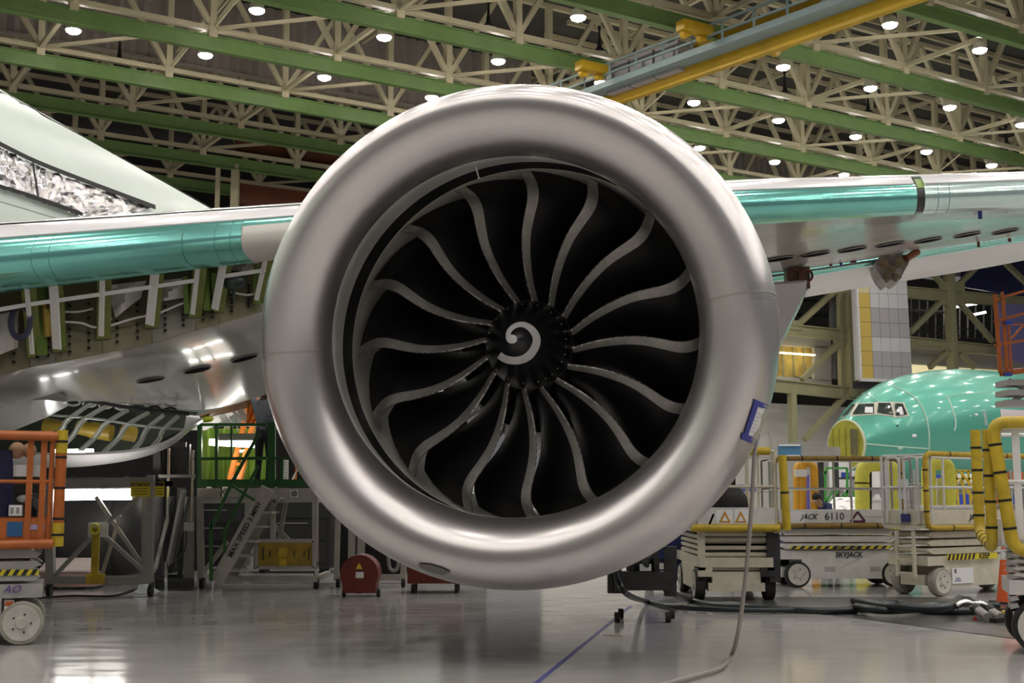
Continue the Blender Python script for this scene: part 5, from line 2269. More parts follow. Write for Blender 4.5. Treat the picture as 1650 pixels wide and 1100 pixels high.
for x0, y0, x1, y1, w in ((988, 935, 1082, 935, .22), (1080, 880, 1080, 960, .14), (990, 900, 990, 955, .16), (1046, 882, 1080, 884, .03), (1046, 900, 1080, 902, .03)):
    for d in (0, .5):
        c = MB()
        c.bar(Dp(x0, y0, d), Dp(x1, y1, d), w)
        c.build('frame_member', M_dark, t)
for d, (x, y) in ((0, (994, 957)), (0, (1076, 957)), (.5, (1000, 952)), (.5, (1082, 952))):
    o = Dp(x, y, d)
    o.z = .062
    c = MB()
    c.cyl(o - Vector((.03, 0, 0)), o + Vector((.03, 0, 0)), .062, 14)
    w_ = c.build('caster', M_black, t, smooth=True)
    c = MB()
    c.cyl(o - Vector((.035, 0, 0)), o + Vector((.035, 0, 0)), .028, 10)
    c.build('caster_hub', M_chrome, w_, smooth=True)
c = MB()
o = Dp(1034, 912, .2)
c.cyl(o - Vector((.18, .1, 0)), o - Vector((.12, .1, 0)), .21, 20)
c.cyl(o + Vector((.12, -.1, 0)), o + Vector((.18, -.1, 0)), .21, 20)
c.cyl(o - Vector((.15, 0, 0)), o + Vector((.15, 0, 0)), .13, 20)
c.build('hose_reel', M_black, t, smooth=True)
c = MB()
c.box(Dp(1040, 914, -.1), (.14, .02, .08))
c.build('reel_label', M_paper, t)
t = thing('blue_cabinet', 'dark blue tool cabinet with papers behind the black cart', 'cabinet', G(1095, 948))
YT = 21.3
o = P(1085, 948, YT)
c = MB()
c.box((o.x, o.y + .3, .62), (.85, .5, 1.0))
c.build('cabinet_body', mat('cabinet_navy', (0.02, 0.03, 0.16), .45), t)
for x, y, w, h in ((1096, 893, .16, .15), (1102, 925, .18, .2), (1065, 912, .1, .1)):
    c = MB()
    c.box(P(x, y, YT) + Vector((0, .03, 0)), (w, .02, h))
    c.build('taped_paper', M_paper, t)
for k in range(4):
    c = MB()
    c.box((o.x + .08, o.y + .03, .2 + .22 * k), (.74, .02, .012))
    c.build('drawer_gap', M_blackp, t)
c = MB()
for sx in (-1, 1):
    for sy in (.12, .48):
        c = MB()
        c.cyl((o.x + sx * .36, o.y + sy, 0), (o.x + sx * .36, o.y + sy, .13), .05, 8)
        c.build('foot', M_black, t)
# ================================================================ people


def person(name, label, loc, rotz, joints, edges, paint, mats_, root='pelvis'):
    """one continuous skinned figure; joints: name -> (x, y, z, rx, ry)"""
    ks = list(joints)
    me = bpy.data.meshes.new(name)
    me.from_pydata([joints[k][:3] for k in ks], [(ks.index(a), ks.index(b_)) for a, b_ in edges], [])
    o = bpy.data.objects.new('skin_source', me)
    COL.objects.link(o)
    sk = o.modifiers.new('skin', 'SKIN')
    sk.use_smooth_shade = True
    for i, k in enumerate(ks):
        sv = me.skin_vertices[0].data[i]
        sv.radius = joints[k][3:5]
        sv.use_root = (k == root)
    su = o.modifiers.new('sub', 'SUBSURF')
    su.levels = su.render_levels = 2
    bpy.context.view_layer.update()
    dg = bpy.context.evaluated_depsgraph_get()
    m2 = bpy.data.meshes.new_from_object(o.evaluated_get(dg))
    bpy.data.objects.remove(o)
    m2.materials.clear()
    for x in mats_:
        m2.materials.append(x)
    for p in m2.polygons:
        p.material_index = paint(p.center)
        p.use_smooth = True
    t = bpy.data.objects.new(name, m2)
    COL.objects.link(t)
    t.location = loc
    t.rotation_euler = (0, 0, rotz)
    MW[t.name] = Matrix.Translation(Vector(loc)) @ Matrix.Rotation(rotz, 4, 'Z')
    tag(t, label, 'person')
    return t


M_face = mat('skin_tone', (0.45, 0.26, 0.17), .5)
M_hair = mat('dark_hair', (0.012, 0.009, 0.007), .6)


def plaid_material():
    m_ = mat('plaid_shirt', (0.22, 0.24, 0.27), .8)
    nt_ = m_.node_tree
    tc_ = nt_.nodes.new('ShaderNodeTexCoord')
    ck = nt_.nodes.new('ShaderNodeTexChecker')
    ck.inputs['Scale'].default_value = 34
    ck.inputs['Color1'].default_value = (0.17, 0.18, 0.20, 1)
    ck.inputs['Color2'].default_value = (0.05, 0.06, 0.08, 1)
    nt_.links.new(tc_.outputs['Object'], ck.inputs['Vector'])
    nt_.links.new(ck.outputs['Color'], nt_.nodes['Principled BSDF'].inputs['Base Color'])
    return m_


def fingers(o, base, d, side, r=.009, m_=None):
    """five separate bent fingers closing round what the hand holds; base = palm centre in the figure's own frame"""
    base, d, side = Vector(base), Vector(d).normalized(), Vector(side).normalized()
    nrm = d.cross(side)
    for k, ln in enumerate((.072, .080, .075, .058)):
        c = MB()
        b0 = base + side * (.028 - .019 * k) + d * .035
        c.tube([b0 - d * .02, b0 + d * ln * .45 + nrm * .004, b0 + d * ln * .75 + nrm * .022, b0 + d * ln * .8 + nrm * .045], [r, r, r * .9, r * .75], 6)
        c.build('finger', m_ or M_face, o, smooth=True, local=True)
    c = MB()
    b0 = base + side * .035 - d * .01
    c.tube([b0, b0 + side * .02 + d * .03 + nrm * .012, b0 + side * .016 + d * .055 + nrm * .035], [r * 1.2, r * 1.1, r * .85], 6)
    c.build('thumb', m_ or M_face, o, smooth=True, local=True)


YS = 21.2                                   # the green stand's forward distance
DECK = P(420, 788, YS).z
pw = P(424, 780, YS + .35)
J = {'pelvis': (0, 0, .93, .16, .12), 'waist': (0, -.02, 1.10, .145, .11), 'chest': (0, -.03, 1.32, .175, .12), 'neck': (0, -.01, 1.48, .055, .055), 'head0': (0, -.02, 1.58, .075, .088), 'head1': (0, -.03, 1.70, .080, .095),
     'shl': (-.19, -.02, 1.42, .07, .07), 'ell': (-.34, -.16, 1.58, .05, .05), 'wrl': (-.24, -.30, 1.80, .034, .034), 'hal': (-.23, -.34, 1.87, .04, .022),
     'shr': (.19, -.02, 1.42, .07, .07), 'elr': (.33, -.14, 1.62, .05, .05), 'wrr': (.22, -.30, 1.82, .034, .034), 'har': (.21, -.33, 1.89, .04, .022),
     'hpl': (-.09, 0, .88, .095, .10), 'knl': (-.10, -.02, .50, .062, .065), 'anl': (-.10, .02, .09, .045, .05), 'tol': (-.10, -.16, .04, .045, .035),
     'hpr': (.09, 0, .88, .095, .10), 'knr': (.10, -.02, .50, .062, .065), 'anr': (.10, .02, .09, .045, .05), 'tor': (.10, -.16, .04, .045, .035)}
EDG = [('pelvis', 'waist'), ('waist', 'chest'), ('chest', 'neck'), ('neck', 'head0'), ('head0', 'head1'), ('chest', 'shl'), ('shl', 'ell'), ('ell', 'wrl'), ('wrl', 'hal'), ('chest', 'shr'), ('shr', 'elr'), ('elr', 'wrr'), ('wrr', 'har'),
       ('pelvis', 'hpl'), ('hpl', 'knl'), ('knl', 'anl'), ('anl', 'tol'), ('pelvis', 'hpr'), ('hpr', 'knr'), ('knr', 'anr'), ('anr', 'tor')]


def paint_std(c_):
    if c_.z < .10:
        return 3
    if c_.z < 1.0:
        return 1
    if c_.z > 1.50 and abs(c_.x) < .12:
        return 2
    if c_.z > 1.78 or (c_.y < -.28 and c_.z > 1.74):
        return 2
    return 0


ps = person('person', 'person in plaid shirt and dark trousers reaching up on the green stand', (pw.x, pw.y, DECK + .02), R(165), J, EDG, paint_std, [plaid_material(), mat('dark_trousers', (0.012, 0.012, 0.02), .8), M_face, M_black])
c = MB()
c.sphere((0, .005, 1.69), .106, 14, 8, (.92, 1.05, 1.12))
c.build('hair', M_hair, ps, smooth=True, local=True)
for sx in (-1, 1):
    c = MB()
    c.sphere((sx * .035, -.115, 1.64), .012, 8, 6)
    c.build('eye', M_paper, ps, smooth=True, local=True)
    c = MB()
    c.sphere((sx * .083, -.02, 1.63), .025, 8, 6, (.5, .8, 1.2))
    c.build('ear', M_face, ps, smooth=True, local=True)
c = MB()
c.sphere((0, -.13, 1.61), .018, 8, 6, (.8, 1.2, 1.4))
c.build('nose', M_face, ps, smooth=True, local=True)
c = MB()
c.box((0, -.115, 1.565), (.045, .01, .009))
c.build('mouth', mat('lips', (.3, .1, .08), .5), ps, local=True)
fingers(ps, (-.23, -.34, 1.88), (0, -.1, 1), (1, 0, 0))
fingers(ps, (.21, -.33, 1.90), (0, -.1, 1), (-1, 0, 0))

# far worker in a blue shirt, bending over the white panel
YW = 28.0
gw = G(1343, 800 + HC * FPX / YW)
J2 = dict(J)
J2.update({'waist': (0, -.06, 1.08, .145, .11), 'chest': (0, -.26, 1.24, .175, .12), 'neck': (0, -.38, 1.34, .055, .055), 'head0': (0, -.46, 1.40, .075, .088), 'head1': (0, -.54, 1.48, .080, .095),
           'shl': (-.19, -.28, 1.30, .07, .07), 'ell': (-.26, -.42, 1.08, .05, .05), 'wrl': (-.16, -.62, 1.02, .034, .034), 'hal': (-.14, -.69, 1.01, .04, .022),
           'shr': (.19, -.28, 1.30, .07, .07), 'elr': (.26, -.42, 1.08, .05, .05), 'wrr': (.16, -.62, 1.02, .034, .034), 'har': (.14, -.69, 1.01, .04, .022)})


def paint2(c_):
    if c_.z < .10:
        return 3
    if c_.y < -.60 and c_.z < 1.12:
        return 2
    if c_.z < .98:
        return 1
    if c_.y < -.38 and c_.z > 1.28 and abs(c_.x) < .13:
        return 2
    return 0


p2 = person('person', 'person in a navy shirt bending over the white perforated panel', (gw.x, gw.y, 0), R(-55), J2, EDG, paint2, [mat('navy_shirt', (0.03, 0.045, 0.14), .8), MATS['dark_trousers'], M_face, M_black])
c = MB()
c.sphere((0, -.48, 1.50), .105, 12, 8, (.92, 1.1, .95))
c.build('hair', M_hair, p2, smooth=True, local=True)
for sx in (-1, 1):
    c = MB()
    c.sphere((sx * .035, -.60, 1.41), .012, 8, 6)
    c.build('eye', M_paper, p2, smooth=True, local=True)
    c = MB()
    c.sphere((sx * .083, -.50, 1.43), .025, 8, 6, (.5, .8, 1.2))
    c.build('ear', M_face, p2, smooth=True, local=True)
fingers(p2, (-.14, -.70, 1.0), (0, -1, -.1), (1, 0, 0))
fingers(p2, (.14, -.70, 1.0), (0, -1, -.1), (-1, 0, 0))

# ================================================================ under the left wing
M_fr = mat('frame_alu', (0.34, 0.325, 0.30), .4, .2, .12, 4)
YF = 19.6


def frame_thing(Y):
    def f(t, name, x0, y0, x1, y1, w, h=None, m_=None, d=0.0):
        c = MB()
        c.bar(P(x0, y0, Y + d), P(x1, y1, Y + d), w, h or w)
        return c.build(name, m_ or M_fr, t)
    return f


ff = frame_thing(YF)
t = thing('frame_cart', 'grey tubular frame cart with long work lamp and yellow locking post', 'cart', G(160, 952))
for d in (0, 1.1):
    for a in (('post', 79, 780, 82, 938, .12), ('post', 243, 765, 240, 938, .11), ('top_beam', 72, 779, 246, 777, .10, .16), ('bottom_beam', 78, 934, 244, 934, .10, .12), ('diagonal', 86, 930, 150, 862, .06), ('diagonal', 166, 846, 222, 802, .06), ('diagonal', 168, 862, 240, 928, .06)):
        ff(t, a[0], *a[1:6], h=a[6] if len(a) > 6 else None, d=d)
for a in (('brace', 194, 830, 164, 926, .05), ('brace', 155, 800, 236, 920, .06), ('post', 232, 800, 231, 925, .05)):
    ff(t, *a, d=.3)
for x in (80, 243):
    for d in (0, 1.1):
        ff(t, 'cross_tube', x, 778, x, 777, .08, d=d)
        c = MB()
        c.bar(P(x, 778, YF), P(x, 778, YF) + Vector((0, 1.1, 0)), .08)
        c.build('cross_tube', M_fr, t)
        o = P(x, 940, YF + d)
        c = MB()
        c.cyl((o.x - .03, o.y, .085), (o.x + .03, o.y, .085), .085, 14)
        c.build('caster', M_black, t, smooth=True)
        c = MB()
        c.bar((o.x, o.y, .10), (o.x, o.y, o.z + .1), .05)
        c.build('caster_fork', M_dark, t)
c = MB()
c.box(P(154, 889, YF - .08), (.10, .08, .72))
c.box(P(154, 932, YF - .08), (.26, .12, .14))
c.build('locking_post', M_yellow, t)
c = MB()
c.tube([P(153, 852, YF - .14) + Vector((.06 * math.cos(a), 0, .07 * math.sin(a))) for a in [2 * math.pi * i / 16 for i in range(16)]], .022, 8, True)
c.build('locking_ring', M_palepad, t, smooth=True)
c = MB()
c.box(P(158, 853, YF - .07), (.30, .02, .22))
c.build('instruction_plate', M_paper, t)
t = thing('work_lamp', 'long glowing fluorescent work lamp hung in the grey frame cart', 'lamp', P(158, 797, YF + .5))
c = MB()
c.cyl(P(103, 797, YF + .45), P(213, 796, YF + .45), .085, 14)
c.build('tube', M_tube, t, smooth=True)
for x in (101, 215):
    c = MB()
    c.cyl(P(x, 797, YF + .45), P(x + 3, 797, YF + .45), .095, 14)
    c.build('end_cap', M_paper, t, smooth=True)
c = MB()
c.bar(P(108, 784, YF + .45), P(210, 784, YF + .45), .05, .03)
c.build('mount', M_fr, t)
for k, (x0, x1) in enumerate(((211, 241), (247, 264))):
    t = thing('caution_sign', ('wide' if k == 0 else 'narrow') + ' yellow caution sign on the frame cart beside the work lamp', 'sign', P((x0 + x1) / 2, 798, YF - .1 + .25 * k))
    ys = YF - .09 + .25 * k
    c = MB()
    a, b_ = P(x0, 776, ys), P(x1, 800, ys)
    c.box((a + b_) / 2, (abs(b_.x - a.x), .012, abs(a.z - b_.z)))
    c.build('sign_plate', M_hazard, t)
    c = MB()
    h = P(x0, 777, ys - .01)
    h2 = P(x1, 783, ys - .01)
    c.box((h + h2) / 2, (abs(h2.x - h.x), .006, abs(h.z - h2.z)))
    c.build('sign_header', M_ink, t)
    if k == 0:
        text('CAUTION', .058, M_hazard, t, plane_matrix((h + h2) / 2 - Vector((0, .006, 0)), (1, 0, 0), (0, 0, 1)))
    for j in range(3):
        c = MB()
        q = P((x0 + x1) / 2, 787 + 4.5 * j, ys - .008)
        c.box(q, (abs(h2.x - h.x) * .8, .004, .012))
        c.build('print_line', mat('sign_ink', (.12, .1, .01), .6), t)

# big dark drum and crates behind the cart
t = thing('wrapped_drum', 'large dark grey wrapped drum lying behind the grey frame cart', 'drum', G(160, 930))
o = P(160, 838, 22.6)
c = MB()
pr = [(-.95, .45), (-.9, .78), (-.7, .93), (-.2, .98), (.3, .95), (.75, .86), (.95, .62), (1.0, .3)]
c.loft([[Vector((o.x + y, o.y + r * .8 * math.cos(a), .95 + r * .92 * math.sin(a))) for a in [2 * math.pi * k / 28 for k in range(28)]] for y, r in pr], caps=True)
c.build('wrapping', mat('drum_grey', (0.055, 0.055, 0.055), .4, 0, .3, 1.2, .4, 3), t, smooth=True)
for y in (-.5, .45):
    c = MB()
    c.tube([Vector((o.x + y, o.y + .79 * math.cos(a), .95 + .905 * math.sin(a))) for a in [2 * math.pi * k / 28 for k in range(28)]], .02, 6, True)
    c.build('strap', M_dark, t)
t = thing('flat_crate', 'low pinkish-white crate on the floor behind the frame cart', 'crate', G(110, 940))
o = P(110, 930, 21.0)
c = MB()
c.prism([(o.x - .5, o.y, .28), (o.x + .42, o.y, .28), (o.x + .24, o.y + .5, .46), (o.x - .5, o.y + .5, .46)], (0, 0, .03))
c.build('lid', mat('crate_pink', (0.70, 0.60, 0.56), .6), t)
c = MB()
c.box((o.x - .04, o.y + .25, .16), (.92, .48, .22))
c.build('body', mat('crate_red', (0.40, 0.25, 0.21), .6), t)
for s_ in (-1, 1):
    c = MB()
    c.box((o.x - .04 + s_ * .38, o.y + .25, .025), (.12, .48, .05))
    c.build('runner', M_dark, t)
t = thing('plastic_bag', 'crumpled white plastic bag on the floor by the frame cart', 'bag', G(232, 957))
o = G(232, 957)
c = MB()
g = []
rnd = random.Random(3)
rings = []
for i in range(7):
    f = i / 6
    rr = .15 * (1 - f) ** .6 + .012
    rings.append([Vector((o.x + rr * (1.2 - .5 * f) * math.cos(a) * rnd.uniform(.55, 1.4) + .06 * math.sin(5 * f), o.y + rr * .6 * math.sin(a) * rnd.uniform(.8, 1.2), .005 + .24 * f * rnd.uniform(.9, 1.05))) for a in [2 * math.pi * k / 12 for k in range(12)]])
c.loft(rings, caps=True)
c.build('film', mat('bag_film', (0.62, 0.66, 0.70), .3), t, smooth=True, angle=60)
c = MB()
c.tube(spline([Vector((G(x, y).x, G(x, y).y, .02)) for x, y in ((30, 968), (110, 962), (180, 962), (215, 952), (240, 944))], 5), .016, 6)
tag(c.build('floor_cable', M_black), 'black cable on the floor in front of the frame cart', 'cable')

# upright post rack between cart and green stand
t = thing('post_rack', 'dark rack with two tall chrome posts between frame cart and green stand', 'rack', G(285, 958))
YR = 20.6
fr = frame_thing(YR)
for a in (('chrome_post', 272, 722, 270, 836, .035), ('chrome_post', 311, 725, 309, 840, .035)):
    fr(t, *a, m_=M_chrome)
fr(t, 'cross_bar', 256, 767, 314, 767, .05, m_=M_grey)
for a in (('rear_post', 254, 712, 256, 940, .12), ('rear_post', 306, 800, 304, 940, .14), ('rear_post', 292, 800, 290, 930, .07)):
    fr(t, *a, m_=M_dark if a[1] < 300 else M_fr, d=.5)
fr(t, 'top_bar', 252, 714, 300, 716, .08, m_=M_dark, d=.5)
fr(t, 'base_bar', 252, 940, 311, 940, .16, m_=M_dark, d=.3)
fr(t, 'base_bar', 252, 930, 311, 930, .10, m_=M_dark, d=.8)
fr(t, 'slanted_strut', 270, 836, 249, 922, .06, .05, m_=M_chrome)
fr(t, 'slanted_panel', 296, 790, 272, 910, .22, .05, m_=M_grey, d=.25)
fr(t, 'slanted_panel', 278, 800, 258, 880, .2, .04, m_=M_dark, d=.4)
fr(t, 'slanted_tube', 305, 800, 282, 905, .04, m_=M_dark, d=.1)
fr(t, 'jack_screw', 268, 905, 268, 962, .045, m_=M_chrome)
c = MB()
c.box(P(305, 848, YR - .05), (.16, .06, .14))
c.build('control_box', M_grey, t)
c = MB()
c.tube(spline([P(300, 855, YR - .1), P(296, 890, YR - .1), P(272, 912, YR - .1)], 6), .015, 6)
c.build('hanging_cable', M_black, t)
c = MB()
c.box(P(282, 742, YR + .8), (.5, .1, .55))
c.build('black_screen', M_blackp, t)

# green-railed access stand with stairs
M_st = mat('stand_grey', (0.45, 0.43, 0.38), .45, .1, .12, 4)
t = thing('access_stand', 'grey access stand with green railings, stairs and a yellow box panel', 'work stand', G(430, 950))
fs = frame_thing(YS)
DP = 1.5                                    # depth of the stand
for d in (0, DP):
    for a in (('post', 322, 800, 324, 930, .10), ('post', 508, 800, 508, 905, .09), ('post', 440, 800, 440, 905, .08), ('bottom_beam', 360, 932, 512, 932, .09, .10), ('deck_beam', 318, 806, 512, 804, .08, .10)):
        fs(t, *a[:6], h=a[6] if len(a) > 6 else None, m_=M_st, d=d)
for a in (('brace', 326, 925, 366, 872, .07), ('brace', 440, 845, 500, 905, .07), ('brace', 462, 800, 448, 880, .07)):
    fs(t, *a, m_=M_st, d=.7)
for x in (322, 508):
    for y in (806, 932):
        c = MB()
        c.bar(P(x, y, YS), P(x, y, YS) + Vector((0, DP, 0)), .08)
        c.build('side_beam', M_st, t)
c = MB()
a = P(318, 798, YS)
b_ = P(522, 798, YS)
c.box(((a.x + b_.x) / 2, YS + DP / 2, DECK - .04), (b_.x - a.x, DP, .06))
c.build('deck', M_st, t)
for x0, x1 in ((318, 355), (360, 430), (432, 470), (472, 528)):
    c = MB()
    a, b_ = P(x0, 786, YS - .03), P(x1, 803, YS - .03)
    c.box((a + b_) / 2, (b_.x - a.x, .02, a.z - b_.z))
    c.build('toe_plate', M_st, t)
# stairs: two stringers and treads
c = MB()
s0, s1 = P(350, 936, YS - .5), P(432, 786, YS - .5)
c.bar(s0, s1, .05, .22, up=Vector((0, 1, 0)).cross((s1 - s0).normalized()))
st_ = c.build('stringer', M_st, t)
c = MB()
s2, s3 = s0 + Vector((.05, .62, 0)), s1 + Vector((.05, .62, 0))
c.bar(s2, s3, .05, .22, up=Vector((0, 1, 0)).cross((s1 - s0).normalized()))
c.build('stringer', M_st, t)
for k in range(6):
    f = (k + .7) / 6.4
    p = s0 + (s1 - s0) * f
    c = MB()
    c.box(p + Vector((.14, .32, 0)), (.28, .6, .035))
    c.build('tread', M_st, t)
dv = (s1 - s0).normalized()
text('MAX SPEED 3 MPH', .118, M_ink, t, plane_matrix(s0 + (s1 - s0) * .55 - Vector((0, .055, 0)) , dv, Vector((0, 1, 0)).cross(dv) * -1 if (Vector((0, 1, 0)).cross(dv) * -1).z > 0 else Vector((0, 1, 0)).cross(dv)), bold=.002)
# yellow box panel
c = MB()
a, b_ = P(418, 874, YS - .12), P(502, 910, YS - .12)
c.box((a + b_) / 2, (b_.x - a.x, .12, a.z - b_.z))
yb_ = c.build('yellow_panel', mat('panel_ochre', (0.36, 0.24, 0.02), .45, 0, .3, 5), t)
c = MB()
c.box(P(456, 905, YS - .22), (.11, .08, .12))
c.box(P(456, 890, YS - .20), (.14, .04, .16))
c.build('latch', M_yellow, yb_)
for x in (424, 435, 474, 490, 498):
    c = MB()
    c.box(P(x, 892, YS - .19), (.02, .01, .2 if x in (424, 498) else .1))
    c.build('slot', M_dark, yb_)
for x0, y0, x1, y1 in ((414, 871, 506, 871), (414, 914, 506, 914), (414, 871, 414, 914), (506, 871, 506, 914)):
    fs(t, 'panel_frame', x0, y0, x1, y1, .06, m_=M_st, d=-.14)
# green railings
for d in (0, DP):
    for a in (('rail', 320, 684, 430, 684, .05), ('rail', 320, 739, 430, 738, .05), ('rail_base', 318, 778, 500, 778, .06, .12), ('rail_post', 322, 684, 322, 785, .07), ('rail_post', 349, 684, 349, 808, .05), ('rail_post', 373, 684, 373, 738, .035), ('rail_post', 438, 680, 438, 786, .12), ('rail_post', 455, 736, 453, 805, .05), ('rail', 440, 738, 470, 738, .04)):
        fs(t, *a[:6], h=a[6] if len(a) > 6 else None, m_=M_gdark, d=d)
for a in (('stair_rail', 418, 696, 375, 775, .05), ('stair_rail', 375, 775, 340, 850, .05), ('stair_rail', 416, 750, 360, 860, .045), ('stair_rail', 340, 840, 340, 936, .05), ('stair_rail', 362, 850, 362, 890, .04), ('stair_rail', 374, 782, 410, 806, .04)):
    fs(t, *a, m_=M_gdark, d=-.55)
for x in (326, 510):
    for d in (.05, DP):
        o = P(x, 940, YS + d)
        c = MB()
        c.cyl((o.x - .035, o.y, .09), (o.x + .035, o.y, .09), .09, 14)
        w_ = c.build('caster', M_black, t, smooth=True)
        c = MB()
        c.bar((o.x, o.y, .12), (o.x, o.y, .45), .05)
        c.build('caster_fork', M_chrome, w_)
c = MB()
o = P(343, 940, YS - .4)
c.cyl((o.x, o.y, 0), (o.x, o.y, .34), .022, 10)
c.build('jack_foot', M_chrome, t)
c = MB()
c.box(P(474, 795, YS - .06), (.13, .01, .13))
sg = c.build('round_symbol_plate', M_paper, t)
c = MB()
o = P(474, 795, YS - .075)
c.tube([o + Vector((.04 * math.cos(a), 0, .04 * math.sin(a))) for a in [2 * math.pi * i / 14 for i in range(14)]], .008, 6, True)
c.bar(o + Vector((-.02, 0, -.02)), o + Vector((.02, 0, .03)), .012)
c.build('round_symbol', M_ink, sg)

# lit green plastic curtain, lamp and orange ladder behind the railings
t = thing('strip_curtain', 'lit green translucent strip curtain behind the stand railings', 'curtain', P(370, 782, YS + 2.4))
for k in range(9):
    x0 = 322 + 12.5 * k
    c = MB()
    g = [[P(x0 + j * 4.2, y, YS + 2.2 + .06 * math.sin(j * 1.6)) for j in range(4)] for y in (690, 735, 784)]
    c.sheet(g, .01)
    c.build('strip', mat('green_strip', (0.36, 0.55, 0.10), .3, 0, .35, 2), t, smooth=True)
t = thing('stand_lamp', 'glowing tube lamp under a grey hood behind the green railings', 'lamp', P(378, 712, YS + 1.0))
c = MB()
c.cyl(P(338, 712, YS + 1.0), P(418, 716, YS + 1.0), .06, 12)
c.build('tube', M_tube, t, smooth=True)
c = MB()
c.box(P(384, 704, YS + .95), (.66, .16, .12))
c.build('hood', mat('hood_grey', (0.20, 0.22, 0.18), .5), t)
t = thing('step_ladder', 'orange step ladder leaning behind the green railings', 'ladder', P(372, 786, YS + 1.4))
for x0, x1 in ((402, 368), (416, 384)):
    c = MB()
    c.bar(P(x0, 650, YS + 1.9), P(x1, 782, YS + 1.3), .09, .06)
    c.build('stile', mat('ladder_orange', (0.75, 0.22, 0.03), .45), t)
for k in range(6):
    f = .1 + k * .16
    c = MB()
    c.bar(P(402 - 34 * f, 650 + 132 * f, YS + 1.9 - .6 * f), P(416 - 32 * f, 650 + 132 * f, YS + 1.9 - .6 * f), .05, .05)
    c.build('rung', M_paper if k % 2 else MATS['ladder_orange'], t)
t = thing('orange_vest', 'orange fabric hung on the wing flap beside the person', 'fabric', P(405, 690, YS + .9))
g = []
for i in range(8):
    f = i / 7
    g.append([P(408 - 6 * f - 6 + j * (2.2 + 1.2 * math.sin(3 * f)), 640 + 42 * f, YS + .75 + .05 * math.sin(j * 2 + f * 5)) for j in range(7)])
c = MB()
c.sheet(g, .01)
c.build('cloth', mat('vest_orange', (0.85, 0.25, 0.03), .6), t, smooth=True)
t = thing('flap_linkage', 'white flap linkage struts under the wing above the green stand', 'linkage', P(385, 690, YS + 1.2))
for x0, y0, x1, y1, w in ((362, 652, 398, 680, .05), (378, 650, 400, 676, .09), (358, 668, 372, 688, .12), (380, 665, 383, 695, .02), (370, 648, 378, 655, .1)):
    c = MB()
    c.bar(P(x0, y0, YS + .9), P(x1, y1, YS + .9), w, w)
    c.build('strut', M_wskin, t)
t = thing('lime_cover', 'small lime green protective cover under the flap end', 'cover', P(333, 677, YS + .4))
c = MB()
c.sphere(P(333, 675, YS + .4), .10, 12, 8, (1.2, .7, .6))
c.build('cover_shell', mat('lime', (0.45, 0.55, 0.03), .5), t, smooth=True)
c = MB()
c.cyl(P(333, 678, YS + .4), P(333, 672, YS + .4), .02, 8)
c.build('cover_tie', M_dark, t)
# bright things to the right of the person
t = thing('spring_coil', 'pale corrugated hose standing behind the green post', 'hose', P(461, 778, YS + .8))
for k in range(14):
    c = MB()
    o = P(461, 776 - 2.6 * k, YS + .8)
    c.tube([o + Vector((.035 * math.cos(a), .035 * math.sin(a), 0)) for a in [2 * math.pi * i / 10 for i in range(10)]], .011, 6, True)
    c.build('corrugation', M_paper, t)
t = thing('orange_reel', 'orange cable bundle against the nacelle edge on the stand', 'cable', P(474, 755, YS + .9))
for k in range(4):
    c = MB()
    c.tube(spline([P(470 + 2 * k, 735, YS + .9), P(477 + k, 752, YS + .9), P(476 - 2 * k, 775, YS + .9)], 6), .018, 6)
    c.build('cable', MATS['ladder_orange'] if k < 2 else M_paper, t)

# stands, reel and red crate behind the nacelle's lower lip
t = thing('hose_reel', 'dark red round reel cabinet on wheels beside the access stand', 'reel', G(578, 960))
o = G(578, 962)
c = MB()
c.cyl((o.x, o.y, .34), (o.x, o.y + .5, .34), .29, 24)
c.box((o.x, o.y + .25, .18), (.5, .48, .24))
c.build('housing', M_red, t, smooth=True)
c = MB()
c.box((o.x + .01, o.y - .005, .33), (.12, .008, .09))
c.build('label_plate', M_paper, t)
c = MB()
c.prism([(o.x - .05, o.y - .006, .42), (o.x + .05, o.y - .006, .42), (o.x, o.y - .006, .51)], (0, -.004, 0))
c.build('warning_triangle', M_hazard, t)
for sx in (-1, 1):
    c = MB()
    c.cyl((o.x + sx * .26, o.y + .1, .06), (o.x + sx * .26 + .05, o.y + .1, .06), .06, 12)
    c.build('wheel', M_black, t, smooth=True)
t = thing('red_crate', 'dark red steel crate on casters below the nacelle lip', 'crate', G(700, 955))
o = G(700, 956)
c = MB()
c.box((o.x, o.y + .35, .33), (.86, .6, .36))
c.build('crate_body', M_red, t)
c = MB()
c.box((o.x, o.y + .35, .52), (.9, .64, .03))
c.build('lid', M_red, t)
for sx in (-1, 1):
    for sy in (.12, .6):
        c = MB()
        c.cyl((o.x + sx * .34 - .03, o.y + sy, .07), (o.x + sx * .34 + .03, o.y + sy, .07), .07, 12)
        w_ = c.build('caster', M_black, t, smooth=True)
        c = MB()
        c.box((o.x + sx * .34, o.y + sy, .14), (.06, .06, .05))
        c.build('caster_bracket', M_grey, w_)
t = thing('grey_stand', 'grey steel stand with dark panels between red reel and red crate', 'work stand', G(600, 955))
fg = frame_thing(21.6)
for d in (0, 1.0):
    for a in (('post', 568, 800, 566, 935, .11), ('post', 583, 800, 581, 935, .11), ('post', 651, 800, 650, 935, .09), ('bottom_beam', 540, 930, 652, 930, .10), ('brace', 630, 850, 650, 905, .05), ('post', 546, 800, 542, 935, .08)):
        fg(t, *a, m_=M_st, d=d)
for x in (545, 650):
    c = MB()
    o = P(x, 930, 21.6)
    c.cyl((o.x - .03, o.y, .08), (o.x + .03, o.y, .08), .08, 12)
    c.build('caster', M_black, t, smooth=True)
    c = MB()
    c.bar((o.x, o.y, .1), (o.x, o.y, .3), .05)
    c.build('caster_fork', M_chrome, t)
